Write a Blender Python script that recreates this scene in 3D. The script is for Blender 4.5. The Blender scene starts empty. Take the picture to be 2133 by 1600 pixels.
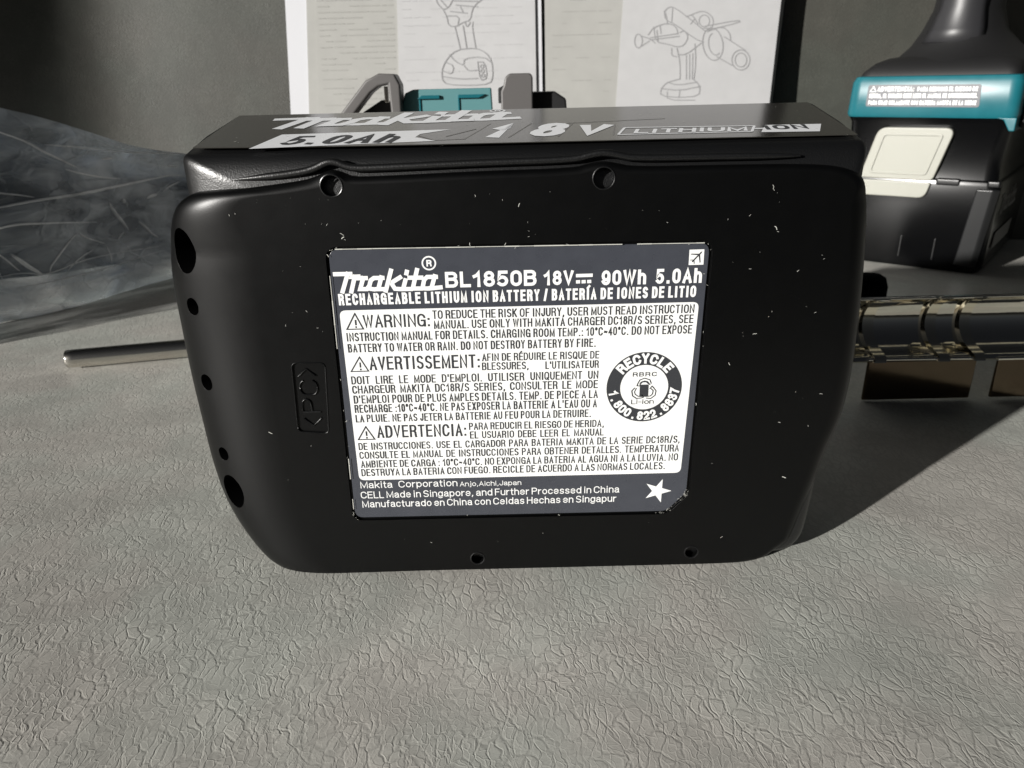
import bpy, bmesh, math, random
from mathutils import Vector, Matrix, noise
from math import sin, cos, pi, radians as R

# units: 1 unit = 1 cm
scene = bpy.context.scene
scene.unit_settings.scale_length = 0.01
random.seed(7)

# ------------------------------------------------ camera
CAMH, PITCH, ROLL = 9.74, R(22.5), R(1.35)
cd = bpy.data.cameras.new('camera')
cam = bpy.data.objects.new('camera', cd); scene.collection.objects.link(cam)
Xw = Vector((1, 0, 0)); Up = Vector((0, sin(PITCH), cos(PITCH))); Fw = Vector((0, cos(PITCH), -sin(PITCH)))
cx = Xw*cos(ROLL) - Up*sin(ROLL); cy = Xw*sin(ROLL) + Up*cos(ROLL); cz = -Fw
M = Matrix((cx, cy, cz)).transposed().to_4x4(); M.translation = Vector((0, 0, CAMH))
cam.matrix_world = M
cd.sensor_width = 36; cd.lens = 36*1540/2133
cd.clip_start = .1; cd.clip_end = 2000
cd.dof.use_dof = True; cd.dof.focus_distance = 13.4; cd.dof.aperture_fstop = .55
scene.camera = cam

# ------------------------------------------------ light
SUN_EL = R(14.4)
SUN_DIR = Vector((-.785*cos(SUN_EL), -.62*cos(SUN_EL), sin(SUN_EL))).normalized()
w = bpy.data.worlds.new('World'); scene.world = w; w.use_nodes = True
nt = w.node_tree; bg = nt.nodes['Background']
sky = nt.nodes.new('ShaderNodeTexSky'); sky.sky_type = 'NISHITA'; sky.sun_disc = False
sky.sun_elevation = SUN_EL; sky.sun_rotation = math.atan2(SUN_DIR.x, SUN_DIR.y)
hs = nt.nodes.new('ShaderNodeHueSaturation'); hs.inputs['Saturation'].default_value = .4   # white balance of the photo
nt.links.new(sky.outputs[0], hs.inputs['Color']); nt.links.new(hs.outputs[0], bg.inputs[0]); bg.inputs[1].default_value = .008   # the photo's shadows are nearly black: little sky reaches this spot
sky.dust_density = 1.5; sky.ozone_density = .2; sky.air_density = .5
sl = bpy.data.lights.new('sun', 'SUN'); sl.energy = 5.0; sl.angle = R(1.1); sl.color = (1, .972, .93)
so = bpy.data.objects.new('sun', sl); scene.collection.objects.link(so)
so.rotation_euler = SUN_DIR.to_track_quat('Z', 'Y').to_euler()
vs = scene.view_settings; vs.view_transform = 'Standard'; vs.look = 'None'; vs.gamma = 1; vs.exposure = 0.45

# ------------------------------------------------ helpers
def mat(name, col, rough=.5, metal=0, spec=.5, coat=0, noise_scale=0, bump=0, var=0, bscale=None, bdist=.01):
    m = bpy.data.materials.new(name); m.use_nodes = True
    t = m.node_tree; p = t.nodes['Principled BSDF']
    p.inputs['Base Color'].default_value = (*col, 1); p.inputs['Roughness'].default_value = rough
    p.inputs['Metallic'].default_value = metal; p.inputs['Specular IOR Level'].default_value = spec
    p.inputs['Coat Weight'].default_value = coat; p.inputs['Coat Roughness'].default_value = .15
    tc = t.nodes.new('ShaderNodeTexCoord')
    if var:
        n = t.nodes.new('ShaderNodeTexNoise'); n.inputs['Scale'].default_value = noise_scale or 2; n.inputs['Detail'].default_value = 6
        t.links.new(tc.outputs['Object'], n.inputs['Vector'])
        mp = t.nodes.new('ShaderNodeMapRange'); mp.inputs['From Min'].default_value = .3; mp.inputs['From Max'].default_value = .7
        mp.inputs['To Min'].default_value = 1-var; mp.inputs['To Max'].default_value = 1+var
        t.links.new(n.outputs[0], mp.inputs['Value'])
        mx = t.nodes.new('ShaderNodeVectorMath'); mx.operation = 'SCALE'; mx.inputs[0].default_value = col
        t.links.new(mp.outputs[0], mx.inputs['Scale']); t.links.new(mx.outputs[0], p.inputs['Base Color'])
        r2 = t.nodes.new('ShaderNodeMath'); r2.operation = 'MULTIPLY'; r2.inputs[1].default_value = rough
        t.links.new(mp.outputs[0], r2.inputs[0]); t.links.new(r2.outputs[0], p.inputs['Roughness'])
    if bump:
        n = t.nodes.new('ShaderNodeTexNoise'); n.inputs['Scale'].default_value = bscale or 30; n.inputs['Detail'].default_value = 3
        t.links.new(tc.outputs['Object'], n.inputs['Vector'])
        b = t.nodes.new('ShaderNodeBump'); b.inputs['Strength'].default_value = bump; b.inputs['Distance'].default_value = bdist
        t.links.new(n.outputs[0], b.inputs['Height']); t.links.new(b.outputs[0], p.inputs['Normal'])
    return m

def link(o, parent=None):
    scene.collection.objects.link(o)
    if parent: o.parent = parent
    return o

def mesh(name, vs_, fs, m, parent=None, smooth=False, sharp=35):
    me = bpy.data.meshes.new(name); me.from_pydata([tuple(v) for v in vs_], [], fs)
    me.materials.append(m); me.validate()
    bm = bmesh.new(); bm.from_mesh(me); bmesh.ops.recalc_face_normals(bm, faces=bm.faces); bm.to_mesh(me); bm.free()
    if smooth:
        me.polygons.foreach_set('use_smooth', [True]*len(me.polygons)); me.set_sharp_from_angle(angle=R(sharp))
    return link(bpy.data.objects.new(name, me), parent)

def thing(name, label, cat, loc=(0, 0, 0), rz=0, group=None):
    o = bpy.data.objects.new(name, None); link(o); o.location = loc; o.rotation_euler = (0, 0, rz)
    o.empty_display_size = .5
    tag(o, label, cat, group); return o

def tag(o, label, cat, group=None):
    o['label'] = label; o['category'] = cat
    if group: o['group'] = group
    return o

def bevel(o, w_, seg=3):
    b = o.modifiers.new('bevel', 'BEVEL'); b.width = w_; b.segments = seg; b.limit_method = 'ANGLE'; b.angle_limit = R(35)
    o.data.polygons.foreach_set('use_smooth', [True]*len(o.data.polygons))
    n = o.modifiers.new('wn', 'WEIGHTED_NORMAL'); n.keep_sharp = True
    return o

def prism(poly, d0, d1, fn):
    """poly in 2D, swept between depth d0 and d1; fn(x, z, d) -> 3D"""
    n = len(poly); V = [fn(x, z, d0) for x, z in poly] + [fn(x, z, d1) for x, z in poly]
    F = [list(range(n)), list(range(2*n-1, n-1, -1))]
    F += [[i, (i+1) % n, n+(i+1) % n, n+i] for i in range(n)]
    return V, F

def box(x0, x1, y0, y1, z0, z1):
    return prism([(x0, z0), (x1, z0), (x1, z1), (x0, z1)], y0, y1, lambda x, z, d: (x, d, z))

def chaikin(p, k=2, closed=True):
    for _ in range(k):
        q = []; n = len(p)
        for i in range(n if closed else n-1):
            a, b = p[i], p[(i+1) % n]
            q += [tuple(.75*s+.25*t for s, t in zip(a, b)), tuple(.25*s+.75*t for s, t in zip(a, b))]
        if not closed: q = [p[0]]+q+[p[-1]]
        p = q
    return p

def rounded(poly, r, seg=5):
    out = []; n = len(poly)
    for i in range(n):
        a, b, c = Vector(poly[i-1]), Vector(poly[i]), Vector(poly[(i+1) % n])
        u = (a-b).normalized(); v = (c-b).normalized(); rr = r[i] if isinstance(r, (list, tuple)) else r
        rr = min(rr, (a-b).length*.48, (c-b).length*.48)
        p0, p1 = b+u*rr, b+v*rr
        for k in range(seg+1):
            t = k/seg; out.append(tuple(p0*(1-t)**2 + b*2*t*(1-t) + p1*t*t))
    return out

def normals2(p):
    n = len(p); out = []
    for i in range(n):
        t = Vector(p[(i+1) % n])-Vector(p[i-1]); t.normalize(); out.append((t.y, -t.x))
    # orientation: outward for counter-clockwise
    A = sum(p[i][0]*p[(i+1) % n][1]-p[(i+1) % n][0]*p[i][1] for i in range(n))
    if A < 0: out = [(-a, -b) for a, b in out]
    return out

def loft(rings, cap0=True, cap1=True):
    n = len(rings[0]); V = [v for r in rings for v in r]; F = []
    for k in range(len(rings)-1):
        for i in range(n):
            j = (i+1) % n; F.append([k*n+i, k*n+j, (k+1)*n+j, (k+1)*n+i])
    if cap0: F.append(list(range(n)))
    if cap1: F.append(list(range((len(rings)-1)*n, len(rings)*n))[::-1])
    return V, F

def tube(path, r, seg=10, closed=False):
    rings = []
    n = len(path)
    up = Vector((0, 0, 1))
    for i in range(n):
        a = Vector(path[max(i-1, 0)]); b = Vector(path[min(i+1, n-1)]); t = (b-a).normalized()
        s = t.cross(up)
        if s.length < 1e-3: s = t.cross(Vector((0, 1, 0)))
        s.normalize(); u = s.cross(t)
        rr = r[i] if isinstance(r, (list, tuple)) else r
        rings.append([Vector(path[i]) + (s*cos(2*pi*k/seg)+u*sin(2*pi*k/seg))*rr for k in range(seg)])
    return loft(rings)

class Ink:
    """flat strokes and filled shapes laid on a surface; fn(x, y, h) -> 3D with h the height above it"""
    def __init__(s, fn): s.fn = fn; s.V = []; s.F = []; s.k = 0
    def h(s): s.k = (s.k+1) % 7; return s.k*.0006
    def stroke(s, pts, w_, closed=False, cap=True, thick=None):
        p = [Vector(q) for q in pts]
        q = [p[0]]
        for a in p[1:]:
            if (a-q[-1]).length > 1e-5: q.append(a)
        p = q
        if closed and (p[0]-p[-1]).length < 1e-5: p = p[:-1]
        n = len(p)
        if n < 2: return
        if cap and not closed:
            p[0] = p[0]+(p[0]-p[1]).normalized()*w_*.5; p[-1] = p[-1]+(p[-1]-p[-2]).normalized()*w_*.5
        L, Rr = [], []
        for i in range(n):
            if closed: a, b = p[i-1], p[(i+1) % n]
            else: a, b = p[max(i-1, 0)], p[min(i+1, n-1)]
            if not closed and i in (0, n-1): d = (b-a).normalized(); m_ = Vector((-d.y, d.x)); f = 1
            else:
                d1 = (p[i]-a).normalized(); d2 = (b-p[i]).normalized(); d = d1+d2
                if d.length < 1e-4: d = d1
                d.normalize(); m_ = Vector((-d.y, d.x)); n1 = Vector((-d1.y, d1.x)); f = 1/max(m_.dot(n1), .5)
            L.append(p[i]+m_*w_*.5*f); Rr.append(p[i]-m_*w_*.5*f)
        h = s.h(); b0 = len(s.V)
        s.V += [s.fn(q.x, q.y, h) for q in L]+[s.fn(q.x, q.y, h) for q in Rr]
        for i in range(n if closed else n-1):
            j = (i+1) % n; s.F.append([b0+i, b0+j, b0+n+j, b0+n+i])
    def fill(s, poly):
        h = s.h(); b0 = len(s.V); s.V += [s.fn(x, y, h) for x, y in poly]; s.F.append(list(range(b0, b0+len(poly))))
    def ring(s, c, r, w_, n=28): s.stroke([(c[0]+r*cos(2*pi*i/n), c[1]+r*sin(2*pi*i/n)) for i in range(n)], w_, closed=True)
    def make(s, name, m, parent):
        me = bpy.data.meshes.new(name); me.from_pydata([tuple(v) for v in s.V], [], s.F); me.materials.append(m)
        o = link(bpy.data.objects.new(name, me), parent); o['kind'] = 'stuff'; return o

# ---- a condensed grotesque drawn as strokes (centre lines in a unit box, cap height 1)
def arc(cx_, cy_, rx, ry, a0, a1, n=7): return [(cx_+rx*cos(R(a0+(a1-a0)*i/n)), cy_+ry*sin(R(a0+(a1-a0)*i/n))) for i in range(n+1)]
def S_(top=1.): # S shape
    return arc(.5, .75, .48, .25, 25, 180, 7)[:-1]+[(.03, .7), (.12, .58), (.5, .5), (.88, .42), (.98, .3)]+arc(.5, .25, .5, .25, 0, -155, 8)
O_ = [(0, .3), (0, .7)]+arc(.5, .7, .5, .3, 180, 0, 8)[1:]+[(1, .3)]+arc(.5, .3, .5, .3, 0, -180, 8)[1:]
G = {
'A': (.62, [[(0, 0), (.5, 1), (1, 0)], [(.2, .32), (.8, .32)]]),
'B': (.60, [[(0, 0), (0, 1)], [(.1, 1)]+arc(.62, .77, .33, .23, 90, -90, 5)+[(.1, .54)], [(.6, .54)]+arc(.66, .27, .34, .27, 90, -90, 6)+[(.1, 0)]]),
'C': (.64, [arc(.5, .68, .5, .32, 15, 180, 8)+[(0, .32)]+arc(.5, .32, .5, .32, 180, 345, 8)]),
'D': (.62, [[(0, 0), (0, 1), (.45, 1)]+arc(.45, .66, .55, .34, 90, 0, 5)+[(1, .34)]+arc(.45, .34, .55, .34, 0, -90, 5)+[(0, 0)]]),
'E': (.54, [[(1, 1), (0, 1), (0, 0), (1, 0)], [(0, .53), (.9, .53)]]),
'F': (.50, [[(1, 1), (0, 1), (0, 0)], [(0, .52), (.85, .52)]]),
'G': (.66, [arc(.5, .68, .5, .32, 15, 180, 8)+[(0, .32)]+arc(.5, .32, .5, .32, 180, 335, 8)+[(1, .48), (.55, .48)], [(1, .3), (1, 0)]]),
'H': (.62, [[(0, 0), (0, 1)], [(1, 0), (1, 1)], [(0, .52), (1, .52)]]),
'I': (.13, [[(.5, 0), (.5, 1)]]),
'J': (.46, [[(1, 1), (1, .3)]+arc(.5, .3, .5, .3, 0, -180, 7)]),
'K': (.60, [[(0, 0), (0, 1)], [(1, 1), (.02, .42)], [(.32, .6), (1, 0)]]),
'L': (.48, [[(0, 1), (0, 0), (1, 0)]]),
'M': (.76, [[(0, 0), (0, 1), (.5, .08), (1, 1), (1, 0)]]),
'N': (.64, [[(0, 0), (0, 1), (1, 0), (1, 1)]]),
'O': (.66, [O_]), 'Q': (.66, [O_, [(.6, .22), (1, -.04)]]),
'P': (.58, [[(0, 0), (0, 1)], [(.1, 1)]+arc(.62, .74, .38, .26, 90, -90, 6)+[(.1, .48)]]),
'R': (.62, [[(0, 0), (0, 1)], [(.1, 1)]+arc(.6, .75, .38, .25, 90, -90, 6)+[(.1, .5)], [(.62, .5), (.9, .38), (.94, .1), (1, 0)]]),
'S': (.58, [S_()]),
'T': (.56, [[(0, 1), (1, 1)], [(.5, 1), (.5, 0)]]),
'U': (.62, [[(0, 1), (0, .32)]+arc(.5, .32, .5, .32, 180, 360, 8)+[(1, 1)]]),
'V': (.60, [[(0, 1), (.5, 0), (1, 1)]]),
'W': (.86, [[(0, 1), (.25, 0), (.5, 1), (.75, 0), (1, 1)]]),
'X': (.58, [[(0, 0), (1, 1)], [(0, 1), (1, 0)]]),
'Y': (.58, [[(0, 1), (.5, .45), (1, 1)], [(.5, .45), (.5, 0)]]),
'Z': (.54, [[(0, 1), (1, 1), (0, 0), (1, 0)]]),
'0': (.52, [O_]),
'1': (.34, [[(0, .72), (.45, .8), (.8, 1), (.8, 0)]]),
'2': (.52, [arc(.5, .72, .48, .28, 170, 0, 7)+[(.9, .52), (.4, .3), (.03, .06), (0, 0), (1, 0)]]),
'3': (.52, [arc(.48, .75, .42, .25, 165, -70, 8)+[(.4, .53)], [(.4, .53)]+arc(.5, .27, .5, .27, 70, -165, 8)]),
'4': (.54, [[(.75, 0), (.75, 1), (0, .28), (1, .28)]]),
'5': (.52, [[(.92, 1), (.14, 1), (.05, .5)]+arc(.46, .31, .52, .31, 118, -142, 9)]),
'7': (.50, [[(0, 1), (1, 1), (.55, .5), (.35, 0)]]),
'8': (.52, [arc(.5, .76, .43, .24, 0, 360, 12), arc(.5, .27, .5, .27, 0, 360, 12)]),
'9': (.52, [arc(.5, .66, .5, .34, 0, 360, 12), [(1, .66), (1, .3)]+arc(.5, .28, .5, .28, 0, -160, 6)]),
'a': (.50, [[(.06, .56)]+arc(.48, .56, .42, .17, 170, 0, 5)+[(.92, .12), (1, 0)], [(.9, .44), (.3, .38)]+arc(.4, .19, .4, .19, 120, 270, 5)+[(.7, .03), (.9, .2)]]),
'c': (.48, [arc(.5, .48, .5, .25, 20, 180, 6)+arc(.5, .25, .5, .25, 180, 340, 6)]),
'd': (.52, [[(1, 1), (1, 0)], arc(.5, .365, .5, .365, 0, 360, 12)]),
'e': (.52, [[(0, .38), (1, .38)]+arc(.5, .4, .5, .33, 0, 180, 7)+arc(.5, .3, .5, .3, 180, 330, 6)]),
'f': (.28, [[(.4, 0), (.4, .8), (.6, 1), (1, 1)], [(0, .7), (1, .7)]]),
'g': (.52, [[(1, .73), (1, -.1)]+arc(.5, -.06, .5, .2, 0, -160, 6), arc(.5, .365, .5, .365, 0, 360, 12)]),
'h': (.48, [[(0, 1), (0, 0)], [(0, .45)]+arc(.5, .48, .5, .25, 160, 0, 6)+[(1, 0)]]),
'i': (.10, [[(.5, 0), (.5, .72)], [(.5, .93), (.5, 1.0)]]),
'j': (.18, [[(.8, .72), (.8, -.1), (.5, -.24), (0, -.24)], [(.8, .93), (.8, 1.0)]]),
'k': (.46, [[(0, 1), (0, 0)], [(1, .72), (0, .28)], [(.35, .42), (1, 0)]]),
'l': (.10, [[(.5, 0), (.5, 1)]]),
'n': (.48, [[(0, .72), (0, 0)], [(0, .45)]+arc(.5, .48, .5, .25, 160, 0, 6)+[(1, 0)]]),
'o': (.52, [arc(.5, .365, .5, .365, 0, 360, 14)]),
'p': (.52, [[(0, .73), (0, -.26)], arc(.5, .365, .5, .365, 0, 360, 12)]),
'r': (.30, [[(0, .72), (0, 0)], [(0, .4), (.3, .65), (1, .7)]]),
's': (.46, [[(.95, .58)]+arc(.5, .56, .42, .17, 30, 180, 5)+[(.15, .42), (.85, .32)]+arc(.5, .18, .5, .18, 20, -160, 6)]),
't': (.26, [[(.4, .95), (.4, .12), (.65, 0), (1, 0)], [(0, .7), (1, .7)]]),
'u': (.48, [[(0, .72), (0, .25)]+arc(.5, .25, .5, .25, 180, 340, 6)+[(1, .35)], [(1, .72), (1, 0)]]),
'.': (.12, [[(.5, 0), (.5, .03)]]), ',': (.14, [[(.6, .04), (.6, -.03), (.2, -.16)]]),
':': (.12, [[(.5, .02), (.5, .06)], [(.5, .58), (.5, .62)]]), "'": (.10, [[(.5, .75), (.5, 1)]]),
'/': (.34, [[(0, -.05), (1, 1.05)]]), '-': (.32, [[(0, .42), (1, .42)]]),
'°': (.24, [arc(.5, .84, .5, .15, 0, 360, 8)]),
'~': (.46, [[(0, .36), (.2, .5), (.4, .46), (.6, .36), (.8, .32), (1, .46)]]),
}
G['É'] = (G['E'][0], G['E'][1]+[[(.4, 1.14), (.7, 1.28)]]); G['Í'] = (G['I'][0], G['I'][1]+[[(.3, 1.14), (2.2, 1.32)]])
def text(ink, s, x0, x1, z, h, wt, kind=0, shear=0, fx=None):
    """kind 0: condensed, justified with the word spaces; 1: scaled to fit"""
    W = wt*h; gap = .115*h if kind == 0 else .125*h; k = .62 if kind == 0 else 1.
    ls = [c for c in s if c != ' ']; ns = s.count(' ')
    base = sum(G[c][0]*h for c in ls)
    fixed = (len(s)-1-2*ns)*(gap+W)
    k0 = k
    sp = ((x1-x0-W) - base*k - fixed)/ns if ns else 0
    if kind == 1 or ns == 0 or sp < .34*h+W or sp > 1.6*h:
        spr = .34*h+W
        k = (x1-x0-W-fixed-ns*(spr))/base
        if k < .34*k0:
            gap *= .4; fixed = (len(s)-1-2*ns)*(gap+W); k = (x1-x0-W-fixed-ns*spr)/base
        k = max(k, .2)
        sp = spr
    x = x0+W*.5; prev = False
    f = fx or (lambda a, b: (a+shear*(b-z), b))
    for c in s:
        if c == ' ': x += sp-(gap+W if False else 0); prev = False; continue
        if prev: x += gap+W
        gw, st = G[c]; gw = gw*h*k
        for q in st:
            closed = len(q) > 8 and abs(q[0][0]-q[-1][0]) < 1e-3 and abs(q[0][1]-q[-1][1]) < 1e-3
            ink.stroke([f(x+px*gw, z+W*.5+py*(h-W)) for px, py in q], W, closed=closed, cap=not closed)
        x += gw; prev = True

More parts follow.
